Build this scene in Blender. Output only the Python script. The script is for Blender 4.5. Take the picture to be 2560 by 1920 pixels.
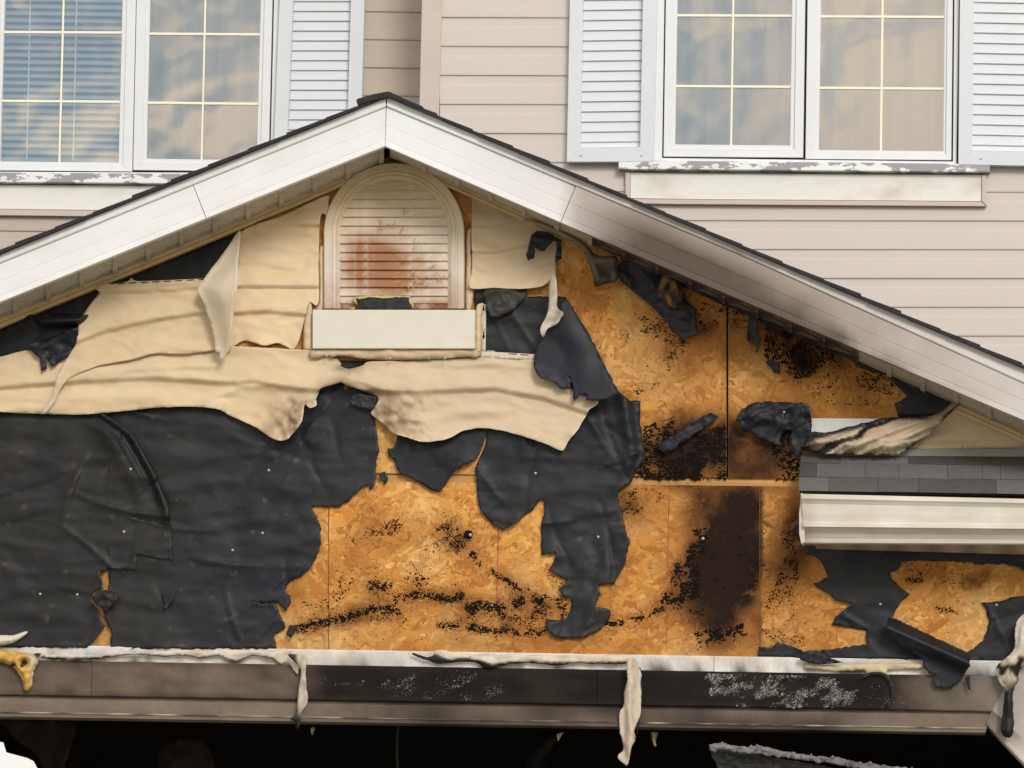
import bpy, bmesh, math, random
import numpy as np
from mathutils import Vector, Matrix, noise as mnoise
from mathutils.geometry import delaunay_2d_cdt

for _o in list(bpy.data.objects):
    bpy.data.objects.remove(_o)
scene = bpy.context.scene
COL = scene.collection
rad = math.radians

# ------------------------------------------------------------------ camera
DIST, PITCH, YAW, ROLL = 15.0, rad(7.2), rad(7.0), rad(1.3)
FPX = 8818.0                       # focal length in photo pixels (2560 wide)
CENTRE = Vector((0, 0, 3.5))
FWD = Vector((-math.sin(YAW)*math.cos(PITCH), math.cos(YAW)*math.cos(PITCH), math.sin(PITCH)))
R0 = FWD.cross(Vector((0, 0, 1))).normalized()
U0 = R0.cross(FWD)
RGT = R0*math.cos(ROLL) + U0*math.sin(ROLL)
UPV = -R0*math.sin(ROLL) + U0*math.cos(ROLL)
CAM = CENTRE - FWD*DIST
cd = bpy.data.cameras.new('camera')
cam = bpy.data.objects.new('camera', cd)
COL.objects.link(cam)
cd.sensor_width = 36
cd.lens = FPX/2560*36
cd.clip_end = 3000
cam.matrix_world = Matrix(((RGT.x, UPV.x, -FWD.x, CAM.x), (RGT.y, UPV.y, -FWD.y, CAM.y),
                           (RGT.z, UPV.z, -FWD.z, CAM.z), (0, 0, 0, 1)))
scene.camera = cam

# ------------------------------------------------------------------ light
SUN_EL, SUN_AZ = 29, 156            # azimuth clockwise from +Y (photo is seen from -Y)
world = bpy.data.worlds.new('World')
scene.world = world
world.use_nodes = True
nt = world.node_tree
nt.nodes.clear()
wo = nt.nodes.new('ShaderNodeOutputWorld')
bg = nt.nodes.new('ShaderNodeBackground')
sky = nt.nodes.new('ShaderNodeTexSky')
sky.sky_type = 'NISHITA'
sky.sun_disc = False
sky.sun_elevation = rad(SUN_EL)
sky.sun_rotation = rad(SUN_AZ)
sky.air_density = 1.0
sky.dust_density = .6
SKYOFF = 2.6
tc = nt.nodes.new('ShaderNodeTexCoord')
mp = nt.nodes.new('ShaderNodeMapping')
mp.inputs['Scale'].default_value = (1, 1, 1.5)
mp.inputs['Location'].default_value = (SKYOFF, 0, 0)
cn = nt.nodes.new('ShaderNodeTexNoise')
cn.inputs['Scale'].default_value = 7.5
cn.inputs['Detail'].default_value = 7
cn.inputs['Roughness'].default_value = .52
cr = nt.nodes.new('ShaderNodeValToRGB')
cr.color_ramp.elements[0].position = .38
cr.color_ramp.elements[1].position = .54
mx = nt.nodes.new('ShaderNodeMix')
mx.data_type = 'RGBA'
mx.inputs['B'].default_value = (11.5, 10.7, 9.8, 1)
nt.links.new(tc.outputs['Generated'], mp.inputs['Vector'])
nt.links.new(mp.outputs['Vector'], cn.inputs['Vector'])
nt.links.new(cn.outputs['Fac'], cr.inputs['Fac'])
nt.links.new(cr.outputs['Color'], mx.inputs['Factor'])
nt.links.new(sky.outputs['Color'], mx.inputs['A'])
nt.links.new(mx.outputs['Result'], bg.inputs['Color'])
bg.inputs['Strength'].default_value = .10
nt.links.new(bg.outputs['Background'], wo.inputs['Surface'])

sl = bpy.data.lights.new('sun', 'SUN')
sl.energy = 1.5
sl.angle = rad(18)
sl.color = (1.0, .965, .92)
so = bpy.data.objects.new('sun', sl)
COL.objects.link(so)
_d = Vector((math.sin(rad(SUN_AZ))*math.cos(rad(SUN_EL)), math.cos(rad(SUN_AZ))*math.cos(rad(SUN_EL)), math.sin(rad(SUN_EL))))
so.rotation_euler = (-_d).to_track_quat('-Z', 'Y').to_euler()

vs = scene.view_settings
vs.view_transform = 'Standard'
vs.look = 'None'
vs.gamma = 1
vs.use_curve_mapping = False
vs.exposure = 0.27
scene.render.engine = 'CYCLES'
scene.cycles.max_bounces = 8
scene.cycles.transparent_max_bounces = 12
scene.render.resolution_x = 1024
scene.render.resolution_y = 768

# ------------------------------------------------------------------ helpers
def at(px, py, Y):
    d = FWD + RGT*((px-1280)/FPX) - UPV*((py-960)/FPX)
    return CAM + d*((Y-CAM.y)/d.y)

K = 860/2212
ORG = {'A': (0, 0), 'B': (850, 0), 'C': (1700, 0), 'D': (0, 640), 'E': (850, 640), 'F': (1700, 640),
       'G': (0, 1275), 'H': (850, 1275), 'I': (1700, 1275)}
def tr(s):
    """'A 10,20 30,40 E 1,2' -> photo pixel points; letters name the sheet the figures were read from."""
    out = []
    o, k = (0, 0), 1.0
    for w in s.split():
        if w == 'V':
            o, k = (0, 0), 2560/2212
        elif w == 'P':
            o, k = (0, 0), 1.0
        elif w in ORG:
            o, k = ORG[w], K
        else:
            a, b = w.split(',')
            out.append((o[0]+k*float(a), o[1]+k*float(b)))
    return out

def fbm(x, y, z=0.0, octv=4, lac=2.0, gain=.5):
    s, a = 0.0, 1.0
    for _ in range(octv):
        s += a*mnoise.noise(Vector((x, y, z)))
        x *= lac; y *= lac; z += 7.3; a *= gain
    return s

def sstep(a, b, x):
    t = max(0.0, min(1.0, (x-a)/(b-a)))
    return t*t*(3-2*t)

def lerp(a, b, t):
    return a+(b-a)*t

def mixc(a, b, t):
    return tuple(a[i]+(b[i]-a[i])*t for i in range(3))

def interp(poly, x):
    if x <= poly[0][0]:
        (x0, y0), (x1, y1) = poly[0], poly[1]
    else:
        for i in range(len(poly)-1):
            if poly[i+1][0] >= x or i == len(poly)-2:
                (x0, y0), (x1, y1) = poly[i], poly[i+1]
                break
    return y0+(y1-y0)*(x-x0)/(x1-x0)

def thing(name, label, cat, loc, group=None):
    o = bpy.data.objects.new(name, None)
    o.empty_display_size = .1
    COL.objects.link(o)
    o.location = loc
    o['label'] = label
    o['category'] = cat
    if group:
        o['group'] = group
    return o

def root_loc(o):
    v = Vector((0, 0, 0))
    while o is not None:
        v += o.location
        o = o.parent
    return v

def link(name, me, mat, parent=None, label=None, cat=None, kind=None, group=None, smooth=False, bevel=0):
    o = bpy.data.objects.new(name, me)
    COL.objects.link(o)
    if mat:
        me.materials.append(mat)
    if smooth:
        me.polygons.foreach_set('use_smooth', [True]*len(me.polygons))
    # origin at the foot of the shape
    n = len(me.vertices)
    co = np.empty(n*3); me.vertices.foreach_get('co', co); co = co.reshape(-1, 3)
    base = Vector(((co[:, 0].min()+co[:, 0].max())/2, (co[:, 1].min()+co[:, 1].max())/2, co[:, 2].min()))
    co -= np.array(base); me.vertices.foreach_set('co', co.ravel()); me.update()
    if parent:
        o.parent = parent
        o.location = base-root_loc(parent)
    else:
        o.location = base
    if label: o['label'] = label
    if cat: o['category'] = cat
    if kind: o['kind'] = kind
    if group: o['group'] = group
    if bevel:
        b = o.modifiers.new('bevel', 'BEVEL')
        b.width = bevel; b.segments = 2; b.limit_method = 'ANGLE'
    return o

def set_col(me, cols):
    a = me.color_attributes.new('Col', 'FLOAT_COLOR', 'POINT')
    arr = np.ones((len(cols), 4)); arr[:, :3] = np.array(cols)
    a.data.foreach_set('color', arr.ravel())

def mesh(name, verts, faces):
    me = bpy.data.meshes.new(name)
    me.from_pydata([tuple(v) for v in verts], [], faces)
    me.update()
    return me

def prism(name, pts, Y, depth, mat, parent=None, bevel=.0015, **kw):
    """flat outline in the picture plane of depth Y, with real thickness behind it"""
    f = [at(x, y, Y) for x, y in pts]
    n = len(f)
    v = f+[p+Vector((0, depth, 0)) for p in f]
    ar = sum(pts[i][0]*pts[(i+1) % n][1]-pts[(i+1) % n][0]*pts[i][1] for i in range(n))
    a, b = list(range(n)), list(range(n, 2*n))
    if ar > 0:
        a.reverse()
    faces = [a, b[::-1] if ar < 0 else b]
    for i in range(n):
        j = (i+1) % n
        faces.append([i, j, n+j, n+i])
    me = mesh(name, v, faces)
    bm = bmesh.new(); bm.from_mesh(me)
    bmesh.ops.recalc_face_normals(bm, faces=bm.faces)
    bm.to_mesh(me); bm.free()
    return link(name, me, mat, parent, bevel=bevel, **kw)

def box(name, a, b, mat, parent=None, bevel=0, **kw):
    x0, y0, z0 = a; x1, y1, z1 = b
    v = [(x, y, z) for z in (z0, z1) for y in (y0, y1) for x in (x0, x1)]
    fc = [[0, 2, 3, 1], [4, 5, 7, 6], [0, 1, 5, 4], [2, 6, 7, 3], [0, 4, 6, 2], [1, 3, 7, 5]]
    return link(name, mesh(name, v, fc), mat, parent, bevel=bevel, **kw)

def loft(name, top, bot, prof, mat, parent=None, Yt=0.0, Yb=None, nx=1, depth=.01, col=None, wob=None, cut0=0, cut1=0, **kw):
    """sweep a profile [(t, out)] (t runs from the upper to the lower line) along a pair of polylines"""
    if Yb is None: Yb = Yt
    def resample(poly, n):
        seg = [math.hypot(poly[i+1][0]-poly[i][0], poly[i+1][1]-poly[i][1]) for i in range(len(poly)-1)]
        L = sum(seg); out = []
        for i in range(n+1):
            s = L*i/n; k = 0
            while k < len(seg)-1 and s > seg[k]: s -= seg[k]; k += 1
            t = s/seg[k] if seg[k] else 0
            out.append((lerp(poly[k][0], poly[k+1][0], t), lerp(poly[k][1], poly[k+1][1], t)))
        return out
    T, B = resample(top, nx), resample(bot, nx)
    ts = list(prof)+[(prof[-1][0], -depth), (prof[0][0], -depth)]
    m = len(ts)
    V, C = [], []
    for i in range(nx+1):
        p, q = at(*T[i], Yt), at(*B[i], Yb)
        for j, (t, o) in enumerate(ts):
            w = wob(T[i][0], t) if wob and j < len(prof) else 0.0
            V.append(p.lerp(q, t)+Vector((0, -o-w, 0)))
            if col:
                C.append(col(lerp(T[i][0], B[i][0], t), lerp(T[i][1], B[i][1], t)))
    Fc = []
    for i in range(nx):
        for j in range(m):
            k = (j+1) % m
            Fc.append([i*m+j, i*m+k, (i+1)*m+k, (i+1)*m+j])
    Fc.append(list(range(m))[::-1]); Fc.append([nx*m+j for j in range(m)])
    me = mesh(name, V, Fc)
    bm = bmesh.new(); bm.from_mesh(me)
    bmesh.ops.recalc_face_normals(bm, faces=bm.faces)
    bm.to_mesh(me); bm.free()
    if col: set_col(me, C)
    return link(name, me, mat, parent, **kw)

def pip(P, loops):
    inside = np.zeros(len(P), bool)
    x, y = P[:, 0], P[:, 1]
    for L in loops:
        n = len(L); j = n-1
        for i in range(n):
            xi, yi = L[i]; xj, yj = L[j]
            if yi != yj:
                inside ^= ((yi > y) != (yj > y)) & (x < (xj-xi)*(y-yi)/(yj-yi)+xi)
            j = i
    return inside

def bdist(P, loops):
    best = np.full(len(P), 1e9)
    for L in loops:
        A = np.array(L); Bq = np.roll(A, -1, 0)
        for a, b in zip(A, Bq):
            d = b-a; l2 = d@d
            t = np.clip(((P-a)@d)/l2, 0, 1) if l2 > 0 else np.zeros(len(P))
            q = a+t[:, None]*d
            best = np.minimum(best, np.hypot(*(P-q).T))
    return best

def spline(pts, step, smooth=True):
    n = len(pts); out = []
    for i in range(n):
        p0, p1, p2, p3 = pts[i-1], pts[i], pts[(i+1) % n], pts[(i+2) % n]
        L = math.hypot(p2[0]-p1[0], p2[1]-p1[1]); k = max(1, int(round(L/step)))
        for s in range(k):
            t = s/k
            if smooth:
                w = .5
                f = lambda a, b, c, d: b+t*(w*(c-a))+t*t*(2*w*a+(w-3)*b+(3-2*w)*c-w*d)+t**3*(-w*a+(2-w)*b+(w-2)*c+w*d)
                out.append((f(p0[0], p1[0], p2[0], p3[0]), f(p0[1], p1[1], p2[1], p3[1])))
            else:
                out.append((lerp(p1[0], p2[0], t), lerp(p1[1], p2[1], t)))
    return out

def sheet(name, loops, Y0, mat, disp=None, res=9, jag=0, jscale=.06, smooth=True, curl=0, curlw=18, thick=.0018,
          col=None, seed=0, parent=None, **kw):
    """a torn or melted sheet: outline in picture pixels, meshed finely and pushed out of its plane by disp(x, y, d)"""
    rnd = random.Random(seed+11)
    LL = []
    for L in loops:
        S = spline(L, max(3.2, res*.6), smooth)
        if jag:
            S = [(x+jag*fbm(x*jscale, y*jscale, seed+.5, 4, 2.3, .6), y+jag*fbm(x*jscale, y*jscale, seed+9.1, 4, 2.3, .6)) for x, y in S]
        LL.append(S)
    allp = np.array([p for S in LL for p in S])
    x0, y0 = allp.min(0); x1, y1 = allp.max(0)
    g = []; r = 0; y = y0
    while y < y1:
        x = x0+(res/2 if r % 2 else 0)
        while x < x1:
            g.append((x+rnd.uniform(-.15, .15)*res, y+rnd.uniform(-.15, .15)*res)); x += res
        y += res*.87; r += 1
    g = np.array(g)
    g = g[pip(g, LL)]
    if len(g):
        g = g[bdist(g, LL) > res*.55]
    pts = [Vector(p) for p in allp]; edges = []; base = 0
    for S in LL:
        n = len(S); edges += [(base+i, base+(i+1) % n) for i in range(n)]; base += n
    pts += [Vector((float(a), float(b))) for a, b in g]
    vs_, _, fs, *_r = delaunay_2d_cdt(pts, edges, [], 0, 1e-4)
    P = np.array([(v.x, v.y) for v in vs_])
    cen = np.array([P[list(f)].mean(0) for f in fs])
    ok = pip(cen, LL)
    F = [list(f)[::-1] for f, k in zip(fs, ok) if k]
    D = bdist(P, LL)
    V, C = [], []
    for (x, y), d in zip(P, D):
        x, y, d = float(x), float(y), float(d)
        dy = max(0.0, disp(x, y, d)) if disp else 0.0
        if curl:
            dy += curl*math.exp(-d/curlw)*(.55+.9*fbm(x*.013, y*.013, seed+3.3, 2))
        V.append(at(x, y, Y0-dy))
        if col: C.append(col(x, y, d))
    me = mesh(name, V, F)
    if col: set_col(me, C)
    bm = bmesh.new(); bm.from_mesh(me)
    loose = [v for v in bm.verts if not v.link_faces]
    bmesh.ops.delete(bm, geom=loose, context='VERTS')
    bmesh.ops.recalc_face_normals(bm, faces=bm.faces)
    if sum(f.normal.y for f in bm.faces) > 0:
        bmesh.ops.reverse_faces(bm, faces=bm.faces)
    bm.to_mesh(me); bm.free()
    o = link(name, me, mat, parent, smooth=True, **kw)
    s = o.modifiers.new('thickness', 'SOLIDIFY'); s.thickness = thick; s.offset = -1
    return o

# ------------------------------------------------------------------ materials
def M(name, rgb, rough=.6, var=.12, vscale=4, bump=0, bscale=80, attr=False, spec=.4, metal=0, stretch=(1, 1, 1), fine=0, fscale=300, tint=None, tscale=2, tamt=.5, sheen=0):
    m = bpy.data.materials.new(name); m.use_nodes = True
    t = m.node_tree; N = t.nodes; b = N['Principled BSDF']
    b.inputs['Roughness'].default_value = rough
    b.inputs['Specular IOR Level'].default_value = spec
    b.inputs['Metallic'].default_value = metal
    co = N.new('ShaderNodeTexCoord'); mpn = N.new('ShaderNodeMapping')
    mpn.inputs['Scale'].default_value = stretch
    t.links.new(co.outputs['Object'], mpn.inputs['Vector'])
    def nz(scale, detail=5, rough=.6):
        n = N.new('ShaderNodeTexNoise'); n.inputs['Scale'].default_value = scale; n.inputs['Detail'].default_value = detail; n.inputs['Roughness'].default_value = rough
        t.links.new(mpn.outputs['Vector'], n.inputs['Vector']); return n
    if attr:
        a = N.new('ShaderNodeAttribute'); a.attribute_name = 'Col'; src = a.outputs['Color']
    else:
        r = N.new('ShaderNodeRGB'); r.outputs[0].default_value = (*rgb, 1); src = r.outputs[0]
    def mul(src, n, amt):
        mr = N.new('ShaderNodeMapRange'); mr.inputs['From Min'].default_value = .25; mr.inputs['From Max'].default_value = .75
        mr.inputs['To Min'].default_value = 1-amt; mr.inputs['To Max'].default_value = 1+amt*.6
        t.links.new(n.outputs['Fac'], mr.inputs['Value'])
        mm = N.new('ShaderNodeVectorMath'); mm.operation = 'SCALE'
        t.links.new(src, mm.inputs[0]); t.links.new(mr.outputs['Result'], mm.inputs['Scale'])
        return mm.outputs[0]
    if var: src = mul(src, nz(vscale), var)
    if fine: src = mul(src, nz(fscale, 3, .7), fine)
    if tint:
        mxx = N.new('ShaderNodeMix'); mxx.data_type = 'RGBA'
        rr = N.new('ShaderNodeMapRange'); rr.inputs['From Min'].default_value = .5; rr.inputs['From Max'].default_value = .72; rr.inputs['To Max'].default_value = tamt
        t.links.new(nz(tscale, 6).outputs['Fac'], rr.inputs['Value']); t.links.new(rr.outputs['Result'], mxx.inputs['Factor'])
        t.links.new(src, mxx.inputs['A']); mxx.inputs['B'].default_value = (*tint, 1); src = mxx.outputs['Result']
    t.links.new(src, b.inputs['Base Color'])
    if bump:
        bn = N.new('ShaderNodeBump'); bn.inputs['Strength'].default_value = 1; bn.inputs['Distance'].default_value = bump
        t.links.new(nz(bscale, 4).outputs['Fac'], bn.inputs['Height']); t.links.new(bn.outputs['Normal'], b.inputs['Normal'])
    return m

MT = {}
MT['ground'] = M('ground_grass', (.10, .13, .05), .9, .4, 3, fine=.4, fscale=30)
MT['drive'] = M('concrete', (.36, .34, .31), .85, .2, 2, bump=.001, bscale=120, fine=.15)
MT['siding'] = M('house_siding', (.625, .56, .505), .5, .05, 3, bump=.0004, bscale=60, stretch=(.25, 1, 3), fine=.03, fscale=120)
MT['siding_shade'] = M('shaded_siding', (.52, .43, .36), .5, .12, 5, bump=.0004, bscale=60, stretch=(.25, 1, 3), fine=.05, fscale=120)  # darker copy of the house siding, shade of the recess put into its colour
MT['siding_trim'] = M('siding_trim', (.58, .50, .44), .45, .08, 4)
MT['white'] = M('white_vinyl', (.77, .78, .79), .35, .04, 5, fine=.02)
MT['shutter'] = M('shutter_white', (.68, .71, .74), .4, .05, 5, bump=.0002, bscale=200)
MT['black'] = M('black_gasket', (.012, .012, .014), .6, 0)
MT['bar'] = M('cream_grille', (.94, .88, .70), .45, .05)
MT['apron'] = M('stained_white_board', (.80, .785, .74), .6, .08, 5, tint=(.45, .36, .24), tscale=5, tamt=.5, stretch=(.8, 1, 1.4))
MT['curtain'] = M('sheer_curtain', (.23, .195, .145), .9, .25, 6, stretch=(6, 1, .6))
MT['blind'] = M('blind_slat', (.36, .42, .46), .5, .05)
MT['room'] = M('room_dark', (.07, .085, .1), .9, .2)
MT['fascia'] = M('fascia_metal', (.8, .8, .8), .45, .04, 6, attr=True, spec=.28, bump=.0006, bscale=5)
MT['soffit'] = M('soffit_metal', (.58, .51, .41), .5, .25, 12, bump=.001, bscale=150, tint=(.10, .08, .06), tscale=9, tamt=.6)
MT['rake'] = M('rake_trim_vinyl', (.64, .44, .21), .45, .12, 9, tint=(.3, .2, .1), tscale=6, tamt=.4)
MT['shingle'] = M('roof_shingle', (.035, .033, .036), .9, .3, 30, bump=.003, bscale=220, fine=.6, fscale=420)
MT['pent'] = M('pent_shingle', (.1, .1, .1), .9, .15, 20, attr=True, bump=.0015, bscale=420, fine=.55, fscale=430)
MT['vinyl'] = M('melted_vinyl', (.6, .45, .3), .5, .06, 7, attr=True, spec=.25, bump=.0008, bscale=22, fine=.02)
MT['vent'] = M('vent_paint', (.7, .6, .5), .45, .08, 14, attr=True, bump=.0006, bscale=90, tint=(.78, .74, .68), tscale=22, tamt=.35)
MT['felt'] = M('tar_felt', (.02, .021, .024), .54, .3, 5, attr=True, spec=.33, bump=.0007, bscale=60, fine=.22, fscale=170, tint=(.05, .04, .03), tscale=11, tamt=.3)
MT['osb'] = M('osb_base', (.50, .25, .07), .75, .35, 22, fine=.3, fscale=90)
MT['metal'] = M('galvanised', (.62, .64, .62), .4, .15, 12, metal=.3, tint=(.5, .36, .12), tscale=8, tamt=.4)
MT['header'] = M('header_capping', (.2, .17, .15), .65, .18, 10, attr=True, spec=.06, bump=.0015, bscale=25, fine=.15, fscale=120)
MT['gutter'] = M('gutter_metal', (.7, .66, .58), .6, .08, 8, attr=True, spec=.2, bump=.0005, bscale=9)
MT['tar'] = M('tar_blob', (.0105, .0085, .0075), .9, .3, 40, spec=.04)
MT['char'] = M('charcoal', (.016, .015, .014), .75, .5, 20, bump=.006, bscale=60, tint=(.10, .095, .09), tscale=14, tamt=.5)
MT['soot'] = M('sooty_interior', (.028, .023, .018), .9, .5, 6)
MT['ash'] = M('ash', (.22, .21, .21), .85, .5, 25, bump=.004, bscale=80, tint=(.03, .028, .027), tscale=12, tamt=.9)
MT['pink'] = M('sooty_insulation', (.035, .022, .018), .95, .5, 8, bump=.01, bscale=20)
MT['foam'] = M('yellow_foam', (.55, .30, .06), .7, .4, 30, attr=True, bump=.004, bscale=60)
MT['chalk'] = M('red_chalk', (.42, .08, .05), .9, .4, 60)
MT['nail'] = M('nail_head', (.45, .47, .45), .4, .1, metal=.4)
MT['wood'] = M('wood_batten', (.52, .27, .08), .65, .25, 14, stretch=(.3, 1, 3))
MT['jamb'] = M('sooty_white_board', (.44, .40, .34), .6, .2, 5, tint=(.2, .16, .12), tscale=4, tamt=.6)
MT['wire'] = M('wire', (.05, .045, .04), .6, .3)

def peel_mat():
    m = bpy.data.materials.new('peeling_paint'); m.use_nodes = True
    t = m.node_tree; N = t.nodes; b = N['Principled BSDF']
    co = N.new('ShaderNodeTexCoord'); mpn = N.new('ShaderNodeMapping'); mpn.inputs['Scale'].default_value = (.7, 1, 1.6)
    t.links.new(co.outputs['Object'], mpn.inputs['Vector'])
    n = N.new('ShaderNodeTexNoise'); n.inputs['Scale'].default_value = 13; n.inputs['Detail'].default_value = 8; n.inputs['Roughness'].default_value = .62
    t.links.new(mpn.outputs['Vector'], n.inputs['Vector'])
    r = N.new('ShaderNodeValToRGB'); r.color_ramp.elements[0].position = .495; r.color_ramp.elements[1].position = .51
    r.color_ramp.elements[0].color = (.30, .30, .31, 1); r.color_ramp.elements[1].color = (.76, .76, .75, 1)
    t.links.new(n.outputs['Fac'], r.inputs['Fac']); t.links.new(r.outputs['Color'], b.inputs['Base Color'])
    bp = N.new('ShaderNodeBump'); bp.inputs['Distance'].default_value = .002
    t.links.new(r.outputs['Color'], bp.inputs['Height']); t.links.new(bp.outputs['Normal'], b.inputs['Normal'])
    b.inputs['Roughness'].default_value = .6
    return m
MT['peel'] = peel_mat()

def glass_mat():
    m = bpy.data.materials.new('window_glass'); m.use_nodes = True
    t = m.node_tree; N = t.nodes; N.clear()
    o = N.new('ShaderNodeOutputMaterial'); mxs = N.new('ShaderNodeMixShader')
    g = N.new('ShaderNodeBsdfGlossy'); g.inputs['Roughness'].default_value = .03; g.inputs['Color'].default_value = (1, .93, .84, 1)
    tr_ = N.new('ShaderNodeBsdfTransparent'); tr_.inputs['Color'].default_value = (.93, .95, .95, 1)
    co = N.new('ShaderNodeTexCoord'); n = N.new('ShaderNodeTexNoise'); n.inputs['Scale'].default_value = 2.2; n.inputs['Detail'].default_value = 2
    bp = N.new('ShaderNodeBump'); bp.inputs['Distance'].default_value = .012; bp.inputs['Strength'].default_value = .6
    t.links.new(co.outputs['Object'], n.inputs['Vector']); t.links.new(n.outputs['Fac'], bp.inputs['Height']); t.links.new(bp.outputs['Normal'], g.inputs['Normal'])
    mxs.inputs['Fac'].default_value = .25
    t.links.new(tr_.outputs[0], mxs.inputs[1]); t.links.new(g.outputs[0], mxs.inputs[2]); t.links.new(mxs.outputs[0], o.inputs['Surface'])
    return m
MT['glass'] = glass_mat()

def strand_mat():
    m = bpy.data.materials.new('wood_strand'); m.use_nodes = True
    t = m.node_tree; N = t.nodes; b = N['Principled BSDF']; b.inputs['Roughness'].default_value = .75; b.inputs['Specular IOR Level'].default_value = .08
    a = N.new('ShaderNodeAttribute'); a.attribute_name = 'Col'
    u = N.new('ShaderNodeUVMap'); mpn = N.new('ShaderNodeMapping'); mpn.inputs['Scale'].default_value = (14, 260, 1)
    t.links.new(u.outputs['UV'], mpn.inputs['Vector'])
    n = N.new('ShaderNodeTexNoise'); n.inputs['Scale'].default_value = 1; n.inputs['Detail'].default_value = 4
    t.links.new(mpn.outputs['Vector'], n.inputs['Vector'])
    mr = N.new('ShaderNodeMapRange'); mr.inputs['From Min'].default_value = .25; mr.inputs['From Max'].default_value = .75; mr.inputs['To Min'].default_value = .84; mr.inputs['To Max'].default_value = 1.12
    t.links.new(n.outputs['Fac'], mr.inputs['Value'])
    v = N.new('ShaderNodeVectorMath'); v.operation = 'SCALE'; t.links.new(a.outputs['Color'], v.inputs[0]); t.links.new(mr.outputs['Result'], v.inputs['Scale'])
    t.links.new(v.outputs[0], b.inputs['Base Color'])
    bp = N.new('ShaderNodeBump'); bp.inputs['Distance'].default_value = .0012; t.links.new(n.outputs['Fac'], bp.inputs['Height']); t.links.new(bp.outputs['Normal'], b.inputs['Normal'])
    return m
MT['strand'] = strand_mat()

# ------------------------------------------------------------------ the ground
def sheet_ground(name, x0, y0, x1, y1, z, mat):
    me = mesh(name, [(x0, y0, z), (x1, y0, z), (x1, y1, z), (x0, y1, z)], [[0, 1, 2, 3]])
    return link(name, me, mat, kind='structure')
sheet_ground('ground', -900, -900, 900, 900, 0, MT['ground'])
sheet_ground('driveway', -3.6, -24, 4.2, 7, .004, MT['drive'])

# ------------------------------------------------------------------ the house behind
YR, YL = 1.2, 1.6                   # right bay wall and the recessed left wall
house = thing('house', 'pinkish beige vinyl sided house with white shuttered casement windows behind the gable', 'house', at(1300, 900, 2.5).xy.to_3d())
BP = [(0, -.001), (.30, .0005), (.37, .0016), (.95, .0055), (1.0, .005)]
def siding_rows(yfun, k0, k1, spans, Y, mat):
    for k in range(k0, k1):
        for a, b in spans(k):
            f = lambda x, kk: yfun(x, kk)
            loft('siding_board', [(a, f(a, k-1)), (b, f(b, k-1))], [(a, f(a, k)+.8), (b, f(b, k)+.8)], BP, mat, house, Yt=Y, nx=6, depth=.004,
                 wob=lambda x, t, kk=k: .0012*mnoise.noise(Vector((x*.004, kk*3.1, Y))))
yr = lambda x, k: 43+72.4*k+(.004-.0004*k)*(x-1260)
yl = lambda x, k: 28.8+70*k+.013*(x-980)
siding_rows(yr, -9, 17, lambda k: [(1100, 1650), (2405, 3000)] if k < 5 else ([(1100, 3000)] if k > 5 else [(1100, 1650), (2405, 3000)]), YR, MT['siding'])
siding_rows(yl, -9, 17, lambda k: [(-500, -60), (690, 1100)] if k < 7 else [(-500, 1100)], YL, MT['siding_shade'])
# sheathing behind the boards, pierced for the windows
for L, Y in (([(1085, -660), (1652, -660), (1652, 1260), (1085, 1260)], YR), ([(2395, -660), (3000, -660), (3000, 1260), (2395, 1260)], YR),
             ([(1652, 420), (2395, 420), (2395, 1260), (1652, 1260)], YR), ([(1652, -660), (2395, -660), (2395, -262), (1652, -262)], YR),
             ([(-500, -660), (-55, -660), (-55, 1300), (-500, 1300)], YL), ([(680, -660), (1110, -660), (1110, 1300), (680, 1300)], YL),
             ([(-55, 440), (680, 440), (680, 1300), (-55, 1300)], YL), ([(-55, -660), (680, -660), (680, -265), (-55, -265)], YL)):
    prism('sheathing', L, Y+.006, .09, MT['siding_trim'], house, bevel=0)
# the return wall of the bay and the corner board
prism('corner_board', tr('B 527,-900 655,-900 655,0 620,1300 496,1300 527,0'), YR-.018, .42, MT['siding_trim'], house)
_z0, _z1 = at(1300, 1250, YR).z, at(1300, -660, YR).z
_xl, _xr = at(-500, 500, YL).x, at(3000, 500, YR).x
box('house_shell_roof', (_xl-.2, YR-.1, _z1), (_xr+.2, 8, _z1+.2), MT['shingle'], house)
box('rear_wall', (_xl, 7.9, _z0), (_xr, 8, _z1), MT['siding_trim'], house)
box('side_wall', (_xl-.1, YL+.05, _z0-.1), (_xl, 8, _z1), MT['siding_trim'], house)
box('side_wall', (_xr, YR+.05, _z0-.1), (_xr+.1, 8, _z1), MT['siding_trim'], house)
box('upper_floor', (_xl, YR+.1, _z0-.1), (_xr, 7.9, _z0), MT['room'], house)

def quad_ring(name, outer, inner, Y, depth, mat, parent):
    """four mitred rails between two quads TL TR BR BL"""
    for i in range(4):
        j = (i+1) % 4
        prism(name, [outer[i], outer[j], inner[j], inner[i]], Y, depth, mat, parent, bevel=.0012)
def bil(q, u, v):
    (a, b, c, d) = q
    t = (lerp(a[0], b[0], u), lerp(a[1], b[1], u)); s = (lerp(d[0], c[0], u), lerp(d[1], c[1], u))
    return (lerp(t[0], s[0], v), lerp(t[1], s[1], v))
def grow(q, l, t, r, b):
    return [(q[0][0]-l, q[0][1]-t), (q[1][0]+r, q[1][1]-t), (q[2][0]+r, q[2][1]+b), (q[3][0]-l, q[3][1]+b)]

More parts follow.
